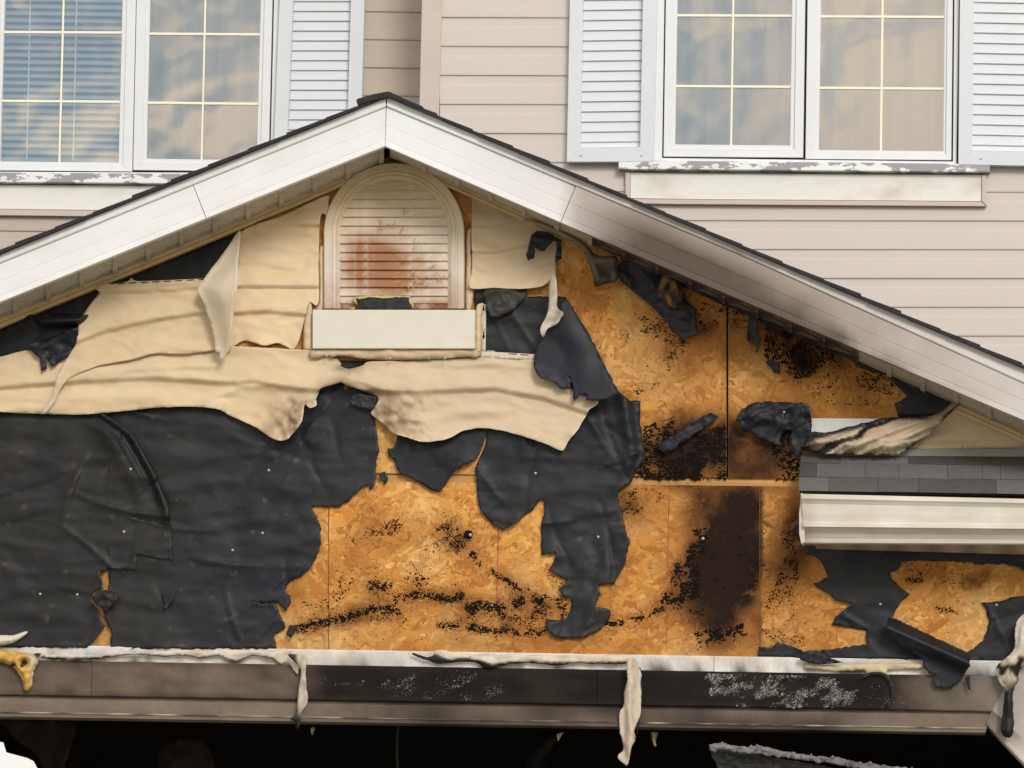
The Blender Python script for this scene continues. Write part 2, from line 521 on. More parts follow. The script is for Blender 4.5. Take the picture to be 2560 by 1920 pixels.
def casement(win, glass, Y, l, r, b, vbar, hbars):
    t = 30
    mid = grow(glass, l*.32, t*.35, r*.32, b*.35)
    quad_ring('sash_rail', grow(glass, l, t, r, b), mid, Y-.012, .05, MT['white'], win)
    quad_ring('glazing_bead', mid, glass, Y-.003, .03, MT['white'], win)
    prism('pane', grow(glass, 2, 2, 2, 2), Y+.010, .004, MT['glass'], win, bevel=0)
    w = .0085
    x0, x1 = bil(glass, vbar-w, -.0), bil(glass, vbar+w, 0)
    prism('glazing_bar', [bil(glass, vbar-w, 0), bil(glass, vbar+w, 0), bil(glass, vbar+w, 1), bil(glass, vbar-w, 1)], Y+.0055, .0035, MT['bar'], win, bevel=.0008)
    for h in hbars:
        g = .0048
        prism('glazing_bar', [bil(glass, 0, h-g), bil(glass, 1, h-g), bil(glass, 1, h+g), bil(glass, 0, h+g)], Y+.0052, .0035, MT['bar'], win, bevel=.0008)

def window_unit(label, gl, gr, Y, frame_outer, widths):
    win = thing('window', label, 'x', (0, 0, 0)); del win['category']
    win.parent = house; win.location = at(*bil(gl, 1, 1), Y)-house.location
    # note: outer frame, dark gaskets, two casements
    inner = [(gl[0][0]-widths[0], gl[0][1]-31), (gr[1][0]+widths[3], gr[1][1]-31), (gr[2][0]+widths[3], gr[2][1]+widths[5]+2), (gl[3][0]-widths[0], gl[3][1]+widths[4]+2)]
    quad_ring('window_frame', frame_outer, inner, Y-.02, .08, MT['white'], win)
    prism('gasket', grow(inner, 3, 3, 3, 3), Y+.035, .02, MT['black'], win, bevel=0) if False else None
    casement(win, gl, Y, widths[0]-4, widths[1]+1.5, widths[4]-2, .5 if widths[6] is None else widths[6][0], widths[7])
    casement(win, gr, Y, widths[2]+1.5, widths[3]-4, widths[5]-2, .5 if widths[6] is None else widths[6][1], widths[8])
    # dark weather gaps round the sashes
    m0 = gl[1][0]+widths[1]; m1 = gr[0][0]-widths[2]
    b0 = gl[2][0]+widths[1]; b1 = gr[3][0]-widths[2]
    prism('gasket', [(m0-5, gl[1][1]-30), (m1+5, gr[0][1]-30), (b1+5, gr[3][1]+widths[5]), (b0-5, gl[2][1]+widths[4])], Y+.012, .05, MT['black'], win, bevel=0)
    for q in ([(inner[0][0]-4, inner[0][1]), (inner[0][0]+6, inner[0][1]), (inner[3][0]+6, inner[3][1]), (inner[3][0]-4, inner[3][1])],
              [(inner[1][0]-6, inner[1][1]), (inner[1][0]+4, inner[1][1]), (inner[2][0]+4, inner[2][1]), (inner[2][0]-6, inner[2][1])],
              [(inner[3][0], inner[3][1]-5), (inner[2][0], inner[2][1]-5), (inner[2][0], inner[2][1]+4), (inner[3][0], inner[3][1]+4)]):
        prism('gasket', q, Y+.004, .04, MT['black'], win, bevel=0)
    return win

def ext(q, top):                  # extend a measured pane upward out of the picture
    (a, b, c, d) = q
    def up(p, r):
        s = (p[0]-r[0])/(p[1]-r[1]); return (p[0]+s*(top-p[1]), top)
    return [up(a, d), up(b, c), c, d]

gL1 = ext(tr('A 30,0 788,8 763,1045 0,1037'), -248); gL2 = ext(tr('A 965,5 1677,12 1651,1030 942,1020'), -246)
gR1 = ext([(1693.7, 0), (1980.7, 3), (1975.2, 363.5), (1687.8, 361)], -268); gR2 = ext(tr('C 907,0 1703,8 1693,972 893,964'), -265)
def vfrac(q, ys):
    return [(y-q[0][1])/((q[3][1]+q[2][1])/2-q[0][1]) for y in ys]
hl1 = vfrac(gL1, [-93, 80.5, 253]); hl2 = vfrac(gL2, [-89, 85, 258]); hr1 = vfrac(gR1, [-138, 38.7, 216]); hr2 = vfrac(gR2, [-136, 41.5, 220.5])
window_unit('left casement window with a blind behind its left pane', gL1, gL2, YL, [(-75, -290), (700, -285), (694, 442), (-88, 436)], (33, 32, 32, 33, 24, 30, (.5, .5), hl1, hl2))
window_unit('right casement window with sheer curtains', gR1, gR2, YR, [(1640, -312), (2402, -306), (2391, 410), (1629, 402)], (33, 31, 32, 24, 32, 24, (.487, .498), hr1, hr2))

# curtains, blind, dark rooms
def curtain(q, Y, label, seed):
    q = grow(q, 30, 25, 30, 25)
    n, V, F = 90, [], []
    for i in range(n+1):
        u = i/n
        o = .012*math.sin(u*46+seed)+.010*math.sin(u*23.7+seed*2)+.006*mnoise.noise(Vector((u*9, seed, 0)))
        for v in (0, .33, .66, 1):
            p = bil(q, u, v); V.append(at(p[0], p[1], Y+o*(1+.3*v)))
    for i in range(n):
        for j in range(3):
            a = i*4+j; F.append([a, a+1, a+5, a+4])
    o = link('curtain', mesh('curtain', V, F), MT['curtain'], None, label, 'curtain', group='sheer curtains behind the panes', smooth=True)
    s = o.modifiers.new('thickness', 'SOLIDIFY'); s.thickness = .001
curtain(gL2, YL+.10, 'sheer curtain behind the left window pane next to the shutter', 1)
curtain(gR1, YR+.10, 'sheer curtain behind the left pane of the right window', 2)
curtain(gR2, YR+.10, 'sheer curtain behind the right pane of the right window', 3)
prism('dark_room', grow(gL1, 60, 40, 500, 60), YL+.22, .05, MT['room'], house, bevel=0)
blind = thing('window_blind', 'lowered pale blue slatted blind behind the leftmost window pane', 'blind', at(150, 405, YL+.06))
for i in range(39):
    y0 = -250+17.4*i
    q = lambda x, y: (x, y+.013*(x-100))
    loft('slat', [q(-30, y0), q(318, y0)], [q(-30, y0+9.5), q(318, y0+9.5)], [(0, 0), (.5, .006), (1, .004)], MT['blind'], blind, Yt=YL+.07, Yb=YL+.055, nx=1, depth=.001)
for xx in (74, 190):
    prism('cord', [(xx+6, -250), (xx+9, -250), (xx-6, 400), (xx-9, 400)], YL+.048, .003, MT['white'], blind, bevel=0)

# sills, aprons and their trim
def sill(s_top, s_bot, a_pts, trims, Y):
    loft('window_sill', s_top, s_bot, [(0, .02), (.05, .05), (.93, .055), (1, .052)], MT['peel'], house, Yt=Y, nx=8, depth=.02, bevel=.001)
    prism('apron_board', a_pts, Y-.022, .03, MT['apron'], house)
    for q in trims: prism('apron_trim', q, Y-.030, .03, MT['siding_trim'], house)
sill(tr('P 1549,407 B 2212,1046 C 1000,1054 C 1992,1066'), tr('P 1549,429 B 2212,1104 C 1000,1114 C 1992,1122'),
     tr('B 1868,1108 C 0,1118 C 1940,1124 C 1938,1294 C 0,1280 B 1868,1274'),
     [tr('B 1835,1108 1866,1108 1866,1276 1835,1304'), tr('B 1835,1306 1866,1278 C 0,1283 C 1938,1297 C 1968,1326 C 0,1312'), tr('C 1942,1124 1972,1124 1972,1324 1940,1294')], YR)
sill(tr('P -140,433 A 0,1118 A 1100,1126 A 1500,1130'), tr('P -140,461 A 0,1186 A 1100,1194 A 1500,1198'),
     tr('P -120,460 A 0,1188 1500,1198 1500,1362 0,1343 P -120,520'), [tr('P -120,523 A 0,1346 1500,1366 1500,1400 0,1384 P -120,537')], YL)

# shutters
def shutter(outer, lv, Y, ys, label):
    """outer quad, louvre quad, slat line positions (photo y at the louvre field's left edge)"""
    s = thing('shutter', label, 'x', (0, 0, 0)); del s['category']
    s.parent = house; s.location = at(*outer[3], Y)-house.location
    quad_ring('stile', outer, lv, Y-.052, .05, MT['shutter'], s)
    sl_ = (lv[2][1]-lv[3][1])/(lv[2][0]-lv[3][0])
    step = ys[1]-ys[0]; y = ys[0]
    while y-step > lv[0][1]: y -= step
    while y-step < lv[3][1]-1:
        def xl(yy): return lerp(lv[0][0], lv[3][0], (yy-lv[0][1])/(lv[3][1]-lv[0][1]))-3
        def xr(yy): return lerp(lv[1][0], lv[2][0], (yy-lv[1][1])/(lv[2][1]-lv[1][1]))+3
        y1 = min(y, lv[3][1]+2); y0 = y-step
        L = lambda yy: [(xl(yy), yy), (xr(yy), yy+sl_*(xr(yy)-xl(yy)))]
        loft('slat', L(y0), L(y1), [(0, .010), (.10, .012), (.80, .018), (.95, .0195), (1, .016)], MT['shutter'], s, Yt=Y, nx=1, depth=.002)
        y += step
    for u in (.16, .86):
        p = bil(outer, u, 1); c = at(p[0], p[1]-16, Y-.0545)
        disc('screw', c, .005, MT['metal'], s)
    return s
def disc(name, c, r, mat, parent, h=.003, n=10, **kw):
    V = [c+Vector((r*math.cos(a), 0, r*math.sin(a))) for a in [2*math.pi*i/n for i in range(n)]]
    V2 = [c+Vector((.6*r*math.cos(a), -h, .6*r*math.sin(a))) for a in [2*math.pi*i/n for i in range(n)]]
    F = [[i, (i+1) % n, n+(i+1) % n, n+i] for i in range(n)]+[list(range(n, 2*n))]
    me = mesh(name, V+V2, F)
    bm = bmesh.new(); bm.from_mesh(me); bmesh.ops.recalc_face_normals(bm, faces=bm.faces); bm.to_mesh(me); bm.free()
    return link(name, me, mat, parent, smooth=True, **kw)
ysB = [K*(8+65.2*i) for i in range(15)]
shutter(ext([(850+K*1478, 0), (850+K*2040, 3), (850+K*2018, 404), (850+K*1458, 404.5)], -300), ext([(850+K*1563, 0), (850+K*1948, 1), (850+K*1930, 368), (850+K*1545, 370)], -264), YR, ysB, 'shutter left of the right window')
ysC = [K*(20+65.5*i) for i in range(15)]
shutter(ext([(1700+K*1800, 0), (2760, 4), (2750, 418), (1700+K*1790, 411)], -300), ext([(1700+K*1892, 0), (2722, 4), (2712, 383), (1700+K*1880, 377)], -264), YR, ysC, 'shutter cut off by the right edge')
ysA = [K*(15+63.3*i) for i in range(14)]
shutter(ext([(K*1797, 0), (850+K*157, 3), (850+K*128, 420), (K*1755, 420)], -300), ext([(K*1884, 0), (850+K*70, 1), (850+K*42, 385), (K*1842, 385)], -264), YL, ysA, 'shutter partly hidden behind the gable roof')

# ------------------------------------------------------------------ the garage: lines of the gable read in photo pixels
RT = [(968, 243), (1918, 640), (2560, 918), (2950, 1088)]
RS = [(968, 268), (1855, 640), (2560, 960), (2950, 1132)]
RB = [(963, 367), (1700, 687), (2560, 1052), (2950, 1219)]
RW = [(978, 392), (1161, 470), (1332, 545), (2019, 845), (2377, 1003), (2950, 1258)]
LT = [(-970, 1030), (0, 632), (850, 287), (968, 243)]
LS = [(-970, 1050), (35, 645), (860, 311), (968, 268)]
LB = [(-970, 1150), (0, 757), (288, 640), (860, 408), (963, 367)]
LW = [(-970, 1190), (0, 796), (389, 640), (860, 446), (978, 392)]
YF, YW = -.36, 0.0
garage = thing('garage', 'fire damaged garage gable with white fascia, exposed strand board and blackened door header', 'garage', Vector((at(965, 900, 0).x, 0, 0)))

def seg(line, x0, x1, n=8):
    return [(lerp(x0, x1, i/n), interp(line, lerp(x0, x1, i/n))) for i in range(n+1)]

WHITE = (.80, .80, .80)
def soot_right(x, y):
    c = WHITE
    c = mixc(c, (.62, .58, .55), sstep(1000, 1400, x)*.40)
    if x > 1400:
        top, bot = interp(RS, x), interp(RB, x); t = (y-top)/(bot-top)
        n = fbm(x*.006, y*.02, 3.1, 3)
        a = (.72*sstep(1395, 1460, x)+.28*sstep(1480, 1650, x))*(1-.65*sstep(2050, 2750, x))
        core = 1.6*math.exp(-((x-1815-60*n)/245)**2)*math.exp(-((t-.86)/.5)**2)
        core2 = math.exp(-((x-1620)/130)**2)*math.exp(-((t-.35)/.35)**2)*.55
        edge = (.55+.5*n)*math.exp(-((t-1)/.16)**2)*sstep(1420, 1560, x)*(1-sstep(2050, 2450, x))
        if t < -.02: a *= .55; core *= .25; core2 *= .4
        c = mixc(c, (.37, .31, .26), min(1, max(0, a+.14*n)))
        c = mixc(c, (.060, .040, .026), min(.9, max(0, 1.0*core+core2+edge+.15*n*core)))
    return c
def soot_left(x, y):
    return mixc(WHITE, (.66, .60, .52), max(0, .12+.22*fbm(x*.004, y*.03, 1, 4)))

PF = [(0, .004), (.02, .006), (.44, .006), (.45, .0045), (.465, .006), (.82, .006), (.83, .0045), (.845, .006), (.985, .008), (1.0, .004)]
PS = [(0, .012), (.06, .016), (.5, .015), (.9, .018), (1, .014)]
def fascia(x0, x1, top, mid, bot, col, out=0, label=None, lean=(0, 0)):
    t = seg(mid, x0+lean[0], x1+lean[1], 24); b = seg(bot, x0, x1, 24)
    loft('fascia_board', t, b, PF, MT['fascia'], garage, Yt=YF-out, nx=70, depth=.02, col=col, label=label)
fascia(-960, 516, LT, LS, LB, soot_left, 0, None, (0, -33))
fascia(517.5, 963, LT, LS, LB, soot_left, .002, None, (-33, 2))
fascia(964, 1401, RT, RS, RB, soot_right, .001, None, (3, 38))
fascia(1402.5, 2940, RT, RS, RB, soot_right, .006, 'soot stained length of fascia', (38, 4))
loft('drip_edge', seg(LT, -960, 966, 30), seg(LS, -960, 966, 30), PS, MT['fascia'], garage, Yt=YF, nx=60, depth=.02, col=soot_left)
loft('drip_edge', seg(RT, 969, 2940, 30), seg(RS, 969, 2940, 30), PS, MT['fascia'], garage, Yt=YF, nx=90, depth=.02, col=soot_right)

# soffit panels
MT['scorch'] = M('scorched_soffit', (.045, .036, .03), .8, .5, 14, tint=(.32, .28, .23), tscale=16, tamt=.7)
def soffits(wall, fas, xs, x_lo=9e9, x_hi=9e9):
    for a, b in zip(xs[:-1], xs[1:]):
        g = .02*(b-a)
        loft('soffit_panel', seg(fas, a, b-g, 2), seg(wall, a, b-g, 2), [(0, 0), (.5, 0), (1, 0)], MT['soffit'] if not (x_lo < a < x_hi) else MT['scorch'], garage, Yt=YF+.03, Yb=YW-.03, nx=2, depth=.012)
        loft('soffit_lap', [(x, y+5) for x, y in seg(fas, b-6, b+6, 1)], [(x, y+5) for x, y in seg(wall, b-6, b+6, 1)], [(0, 0), (1, 0)], MT['soffit'] if not (x_lo < a < x_hi) else MT['scorch'], garage, Yt=YF+.03, Yb=YW-.03, nx=1, depth=.004)
soffits([(x, y+2) for x, y in LW], [(x, y-6) for x, y in LB], [-960+83.2*i for i in range(24)])
soffits([(x, y+2) for x, y in RW], [(x, y-6) for x, y in RB], [975+83.2*i for i in range(24)], 1420, 2090)

# roof deck, shingles, ridge
def roof_side(line, sgn):
    P0 = at(968, 243, YF-.02); far = line[0] if sgn < 0 else line[-1]
    P1 = at(*far, YF-.02)
    d = (P1-P0); d.y = 0; L = d.length; d.normalize()
    n = Vector((-d.z, 0, d.x)) if sgn > 0 else Vector((d.z, 0, -d.x))
    yb = 1.75 if sgn < 0 else 1.3
    def slab(name, s0, s1, h0a, h0b, h1a, h1b, y0, y1, mat):
        V = []
        for y in (y0, y1):
            for s, h in ((s0, h0a), (s1, h1a), (s1, h1b), (s0, h0b)):
                q = P0+d*s+n*h; V.append((q.x, y, q.z))
        me = mesh(name, V, [[0, 1, 2, 3], [7, 6, 5, 4], [0, 4, 5, 1], [1, 5, 6, 2], [2, 6, 7, 3], [3, 7, 4, 0]])
        bm = bmesh.new(); bm.from_mesh(me); bmesh.ops.recalc_face_normals(bm, faces=bm.faces); bm.to_mesh(me); bm.free()
        return link(name, me, mat, garage)
    slab('roof_deck', .03, L, -.05, -.004, -.05, -.004, YF+.03, yb, MT['wood'])
    rnd = random.Random(5 if sgn > 0 else 8)
    e = .1765; s = L
    first = .045 if sgn > 0 else .1
    s = first; i = 0
    while s < L:
        y = YF-.035-rnd.uniform(0, .012)
        while y < yb:
            w = min(rnd.uniform(.8, 1.0), yb-y+.01)
            j = rnd.uniform(-.006, .006)
            slab('shingle', max(0, s-.14), s+e+j, -.002, .005, -.001+.002*rnd.random(), .0155+rnd.uniform(-.002, .003), y, y+w-.003, MT['shingle'])
            y += w
        s += e; i += 1
roof_side(RT, 1)
roof_side(LT, -1)
for i in range(9):
    y0 = YF-.045+i*.2
    pts = tr('B 103,640 118,632 210,605 300,588 318,588 420,636 530,682 536,700 500,694 410,662 312,622 205,648 112,676')
    prism('ridge_cap', [(x, y) for x, y in pts], y0, .22, MT['shingle'], garage, bevel=.003) if i == 0 else None
_r = [at(x, y, YF-.04) for x, y in tr('B 118,632 308,588 530,682 520,700 308,625 112,672')]
for i in range(1, 8):
    y0 = YF-.04+i*.2
    V = [(p.x, y0+(0 if k == 0 else .21), p.z-.004*k) for k in (0, 1) for p in _r]
    F = [list(range(6)), list(range(6, 12))[::-1]]+[[a, (a+1) % 6, 6+(a+1) % 6, 6+a] for a in range(6)]
    link('ridge_cap', mesh('ridge_cap', V, F), MT['shingle'], garage)

# rake trim on the wall with a slotted nailing hem
RK = [(0, .004), (.1, .016), (.5, .012), (.62, .018), (1, .016)]
loft('rake_trim', seg(LW, -960, 905, 20), [(x, y+lerp(31, 20, (x+960)/1865)) for x, y in seg(LW, -960, 905, 20)], RK, MT['rake'], garage, Yt=YW-.025, nx=30, depth=.02,
     wob=lambda x, t: .003*mnoise.noise(Vector((x*.01, 0, 4))))
loft('rake_trim', seg(RW, 1075, 1440, 10), [(x, y+lerp(16, 20, (x-1075)/365)) for x, y in seg(RW, 1075, 1440, 10)], RK, MT['rake'], garage, Yt=YW-.025, nx=20, depth=.02,
     wob=lambda x, t: .004*mnoise.noise(Vector((x*.012, 0, 2))))
loft('rake_trim', seg(RW, 2390, 2940, 10), [(x, y+24) for x, y in seg(RW, 2390, 2940, 10)], RK, MT['rake'], garage, Yt=YW-.03, nx=20, depth=.02)
loft('rake_trim', seg(RW, 1640, 2385, 14), [(x, y+8+3*math.sin(x*.05)) for x, y in seg(RW, 1640, 2385, 14)], [(0, .006), (.5, .012), (1, .008)], MT['char'], garage, Yt=YW-.02, nx=40, depth=.015,
     wob=lambda x, t: .008*mnoise.noise(Vector((x*.03, t*2, 4))), label='charred length of rake trim')

# ------------------------------------------------------------------ strand board panels with their strands
def under_rake(x, y, m=0):
    return y > (interp(LW, x) if x < 978 else interp(RW, x))+m
CHAR = [  # centre, radii, strength, darkness (1 = black)
    (1838, 1375, 112, 205, 1.25, .97), (1760, 1340, 60, 130, .7, .6), (1770, 1260, 60, 90, .7, .6), (1850, 1500, 60, 70, .7, .8), (1790, 1530, 140, 60, .45, .3),
    (1905, 1165, 80, 55, .85, .6), (1760, 1090, 90, 60, .75, .75), (1700, 1150, 110, 60, .6, .5),
    (1995, 870, 75, 60, 1.0, 1.0), (1940, 840, 50, 40, .8, .8), (2060, 900, 60, 40, .6, .6), (1782, 800, 22, 30, .6, .4), (1845, 815, 22, 26, .8, .5),
    (1640, 880, 70, 70, .28, .3), (1700, 850, 40, 60, .35, .4), (1570, 1250, 70, 60, .4, .35), (1650, 1080, 60, 60, .45, .6),
    (1960, 1400, 55, 40, .55, .5), (1990, 1330, 40, 70, .4, .6), (1750, 1320, 60, 120, .35, .4), (2440, 1450, 30, 20, .6, .3),
    (1000, 1330, 60, 30, .25, .3), (1130, 1340, 60, 40, .2, .3), (1100, 1500, 250, 40, .14, .3), (1850, 1240, 130, 40, .75, .7),
    (1750, 1130, 200, 95, .74, .9), (1960, 1130, 120, 110, .70, .85), (2040, 850, 180, 75, .80, .9), (1900, 790, 110, 60, .5, .6), (2160, 960, 130, 80, .34, .4), (1700, 790, 90, 70, .30, .3),
    (1965, 1390, 70, 130, .50, .8), (1995, 1300, 45, 70, .68, .9), (1840, 1590, 150, 55, .48, .25), (1575, 1275, 100, 80, .46, .4), (1680, 900, 110, 90, .34, .5), (1640, 1330, 70, 120, .25, .3),
    (1250, 1612, 500, 26, .30, 0), (2000, 1560, 120, 60, .28, .4), (1960, 1160, 60, 60, .75, .9), (1500, 1420, 60, 200, .18, .2), (760, 1490, 60, 80, .22, .2), (1450, 1540, 90, 60, .3, .4)]
# tar left on the board where felt burnt away
rt = random.Random(77)
TB = {0: ([], []), 1: ([], []), 3: ([], []), 4: ([], [])}
def which(x, y):
    if y < 1195+.0125*(x-1280): return 0 if x < 1818 else 1
    return 3 if x < 1900 else 4
HEAT = np.zeros((240, 432))
def blob(x, y, r, el=1.0, ang=0.0):
    i_, j_ = int((y-500)/5), int((x-560)/5)
    if 0 <= i_ < 240 and 0 <= j_ < 432: HEAT[i_, j_] += r*r*3*el**.5
    V, F = TB[which(x, y)]
    n = 7; b = len(V); z = YW-.0055-.0006*rt.random()
    ca, sa = math.cos(ang), math.sin(ang)
    V.append(at(x, y, z-.0012))
    for i in range(n):
        a = 2*math.pi*i/n; q = r*rt.uniform(.6, 1.25)
        u, v = q*math.cos(a)*el, q*math.sin(a)/math.sqrt(el)
        V.append(at(x+u*ca-v*sa, y+u*sa+v*ca, z+.0015))
    F += [[b, b+1+(i+1) % n, b+1+i] for i in range(n)]
def stroke(s, w, n, r0=1.2, r1=4.2):
    n = int(n*1.7); r0 *= .55; r1 *= .72
    P = tr(s); seg_ = [math.hypot(P[i+1][0]-P[i][0], P[i+1][1]-P[i][1]) for i in range(len(P)-1)]; L = sum(seg_)
    ph = rt.random()*50
    for _ in range(n):
        u = rt.random()*L; k = 0
        while k < len(seg_)-1 and u > seg_[k]: u -= seg_[k]; k += 1
        t = u/seg_[k]; x, y = lerp(P[k][0], P[k+1][0], t), lerp(P[k][1], P[k+1][1], t)
        ang = math.atan2(P[k+1][1]-P[k][1], P[k+1][0]-P[k][0])
        for _q in range(2):                 # dust of tiny specks round the streak
            if rt.random() < .7: blob(x+rt.gauss(0, w*.9+4), y+rt.gauss(0, w*.8+3), rt.uniform(.35, .9))
        o = rt.gauss(0, w*.42); x -= math.sin(ang)*o; y += math.cos(ang)*o
        if fbm(x*.035, y*.035, ph, 2) < -.28: continue
        blob(x, y, rt.uniform(r0, r1)*(1 if abs(o) < w*.5 else .6), rt.uniform(1, 2.0), ang+rt.gauss(0, .6))
def cloud(s, n, r0=1.2, r1=4.0, ang=0.0, thr=-.1, el=2.6, fs=.03):
    n = int(n*1.8); r0 *= .5; r1 *= .66
    P = tr(s); xs = [p[0] for p in P]; ysv = [p[1] for p in P]; ph = rt.random()*50
    C = np.array([(rt.uniform(min(xs), max(xs)), rt.uniform(min(ysv), max(ysv))) for _ in range(n)])
    ins = pip(C, [P])
    for (x, y), i in zip(C, ins):
        if i and fbm(x*fs, y*fs, ph, 3) > thr+rt.uniform(-.25, .35):
            blob(float(x), float(y), rt.uniform(r0, r1)*rt.choice([.5, .7, 1, 1.2]), rt.uniform(1, el), ang+rt.gauss(0, .5))
            if rt.random() < .8: blob(float(x)+rt.gauss(0, 13), float(y)+rt.gauss(0, 13), rt.uniform(.35, .9))
stroke('H 650,95 720,170 800,240', 46, 330, 1.2, 3.4)
stroke('H 840,270 900,340 980,400 1060,440 1130,490 1230,530', 14, 210)
stroke('H 550,170 600,230 640,270', 40, 40, 1, 3)
stroke('H 170,480 250,480 330,500', 26, 110); stroke('H 350,570 480,545 640,560 800,550', 18, 190)
stroke('H 640,560 700,580 780,560', 16, 90); stroke('H 450,400 480,440 550,490', 40, 30)
stroke('G 1900,770 2050,730 2212,700 H 0,705 100,670 200,640 300,650 390,655', 18, 330, 1.4, 4.6)
stroke('H 200,630 360,610', 14, 80); stroke('H 190,700 300,690 420,720', 14, 90, 1, 3)
stroke('H 620,745 780,740 900,765 1000,775 1150,785 1320,790', 16, 330, 1.4, 4.4)
stroke('H 810,620 880,615 960,620 1060,645', 24, 210); stroke('H 1000,660 1100,680 1250,740', 30, 130, 1, 3); stroke('H 800,660 870,680', 26, 50)
stroke('H 1110,610 1190,575 1300,580', 22, 170); cloud('H 1320,540 1480,560 1480,640 1440,700 1330,700 1230,700 1230,640', 500, 1, 3.6)
cloud('G 1900,600 2100,560 2180,640 2050,780 1880,770', 90, 1, 3.5); stroke('G 2080,620 2212,540 H 0,440 90,450', 30, 40, 1.5, 4)
stroke('H 300,140 340,110 390,80', 26, 50, 1.2, 4); stroke('H 150,150 220,150 300,150', 22, 40, 1, 3); stroke('H 20,110 100,220', 8, 20, 1, 2.5)
cloud('H 100,300 600,250 800,500 600,620 100,620', 90, 1, 3)
cloud('H 1300,420 1420,400 1430,480 1380,520', 60, 1, 3)
stroke('H 1690,745 1800,725 1950,690 2090,620 2212,560', 15, 300, 1.4, 4); stroke('H 2060,565 2150,570 2212,600', 26, 90, 1.5, 5)
stroke('H 2190,330 2170,420 2130,470', 26, 90, 1.5, 4.5); cloud('I 0,440 120,380 130,560 0,600', 240, 1.5, 6)
cloud('E 1890,370 2020,360 2212,520 2212,680 2050,780 1930,760 2000,640 2090,560 1920,480', 900, 1, 3.4, thr=-.05); cloud('E 1760,480 1860,470 1860,560 1780,540', 60, .8, 2.4)
stroke('E 1890,880 1980,850 2050,820', 16, 90, .8, 2.6); cloud('E 2000,930 2190,930 2180,1010 2040,1000', 40, .8, 2.2)
cloud('E 1950,1100 2212,1010 2212,1440 1900,1440 1900,1360 1960,1300', 1500, 1.4, 5, thr=-.15); cloud('E 1790,1500 2000,1490 2100,1540 1950,1659 1800,1659', 420, .9, 3)
cloud('F 0,1230 0,1440 300,1440 300,1090 150,1120 60,1190', 1100, 1.6, 6, thr=-.1)
cloud('F 600,1120 720,1120 770,1310 760,1440 610,1440', 420, 1.6, 6, thr=-.1)
cloud('F 20,200 320,300 320,420 140,470 110,350', 300, 1, 3.8); cloud('F 330,310 440,340 430,460 340,430', 130, 1, 3.8)
cloud('F 550,430 640,420 1000,570 1000,680 900,740 760,800 640,730 540,640', 1700, 1.4, 4.4, thr=-.25, ang=1.0)
cloud('F 700,620 1120,640 1160,720 1050,800 900,880 700,800', 420, 1.2, 3.2, ang=1.1, thr=0); cloud('F 1150,740 1300,740 1440,900 1380,900 1200,860 1120,800', 420, 1.2, 3.6, ang=.9, thr=-.2)
cloud('F 840,820 1280,800 1300,960 900,960', 110, 1, 3); cloud('F 130,350 170,480 100,480', 60, 1.5, 4)
cloud('F 0,520 60,560 0,640', 60, 1, 3.5)
cloud('I 60,130 170,120 160,230 120,420 20,440 60,250', 360, 2, 7, thr=-.1); cloud('I 50,640 160,640 150,700 0,700 0,670', 90, 1.5, 5); stroke('I 100,825 200,810 270,795 420,770', 26, 170, 2, 6)
cloud('I 640,150 700,110 760,330 760,480 640,600 580,640 540,620 620,470 660,330', 800, 1.2, 4.2, thr=-.1, ang=2.2)
cloud('I 520,760 640,760 800,800 800,880 560,880', 260, .9, 3, thr=-.1); cloud('I 560,560 800,520 820,740 600,740', 220, .8, 2.6, thr=0)
cloud('I 1440,330 1840,380 1850,480 1450,460', 230, .9, 2.8); stroke('I 1620,630 1700,650 1800,640', 14, 70, 1, 3); stroke('I 1450,450 1560,450', 10, 60, 1, 3)
cloud('I 160,30 520,30 500,560 240,620 160,500', 260, 1.2, 4, thr=.0)
GX, GY = np.arange(560, 2720, 5.0), np.arange(500, 1700, 5.0)
MX, MY = np.meshgrid(GX, GY)
for _ in range(3):                       # the wood browns round the burnt tar
    H2 = np.zeros_like(HEAT)
    for dy_ in range(-3, 4):
        for dx_ in range(-3, 4): H2 += np.roll(np.roll(HEAT, dy_, 0), dx_, 1)
    HEAT = H2/49
HEAT = np.minimum(.36, HEAT/25*.62)
NZ = np.array([[fbm(x*.014, y*.009, 5.5, 4) for x in GX] for y in GY])
WX = np.array([[38*fbm(x*.010, y*.010, 21.5, 3) for x in GX] for y in GY]); WY = np.roll(WX, 77, 1)
WX[:, 268-50:] *= 1.0
CG = {}
for side in ('upper', 'low'):
    S_, D_ = np.zeros_like(MX), np.zeros_like(MX)
    for cx, cy, rx, ry, am, bl in CHAR:
        w = am*np.exp(-.9*(((MX+WX-cx)/rx)**2+((MY+WY-cy)/ry)**2))
        if side == 'low' and cy > 1215 and abs(cx-1900) < 160:
            w = np.where((MX > 1900) != (cx > 1900), 0, w)      # the joint stopped the fire
        D_ = np.where(w > S_, bl, D_); S_ = np.maximum(S_, w)
    CG[side] = (np.clip(np.maximum(S_, HEAT)*(1+.6*NZ), 0, 1), D_)
def char_at(x, y, side):
    i = min(len(GY)-1, max(0, int((y-500)/5))); j = min(len(GX)-1, max(0, int((x-560)/5)))
    S_, D_ = CG[side]; return float(S_[i, j]), float(D_[i, j])
TONES = [(min(.82, t[0]*1.05), t[1]*.96, t[2]*.84) for t in [(.70, .36, .10), (.64, .31, .08), (.74, .42, .14), (.57, .25, .06), (.68, .345, .09), (.76, .47, .19), (.47, .19, .05), (.71, .37, .11), (.66, .33, .085), (.69, .35, .10)]]
PANELS = [('upper', -960, 1816, 380, 1188), ('upper', 1820.5, 2950, 380, 1190), ('low', -700, 821, 1207, 1640), ('low', 822, 1899.3, 1207, 1640), ('low', 1900.3, 2900, 1207, 1645)]
panel_objs = []
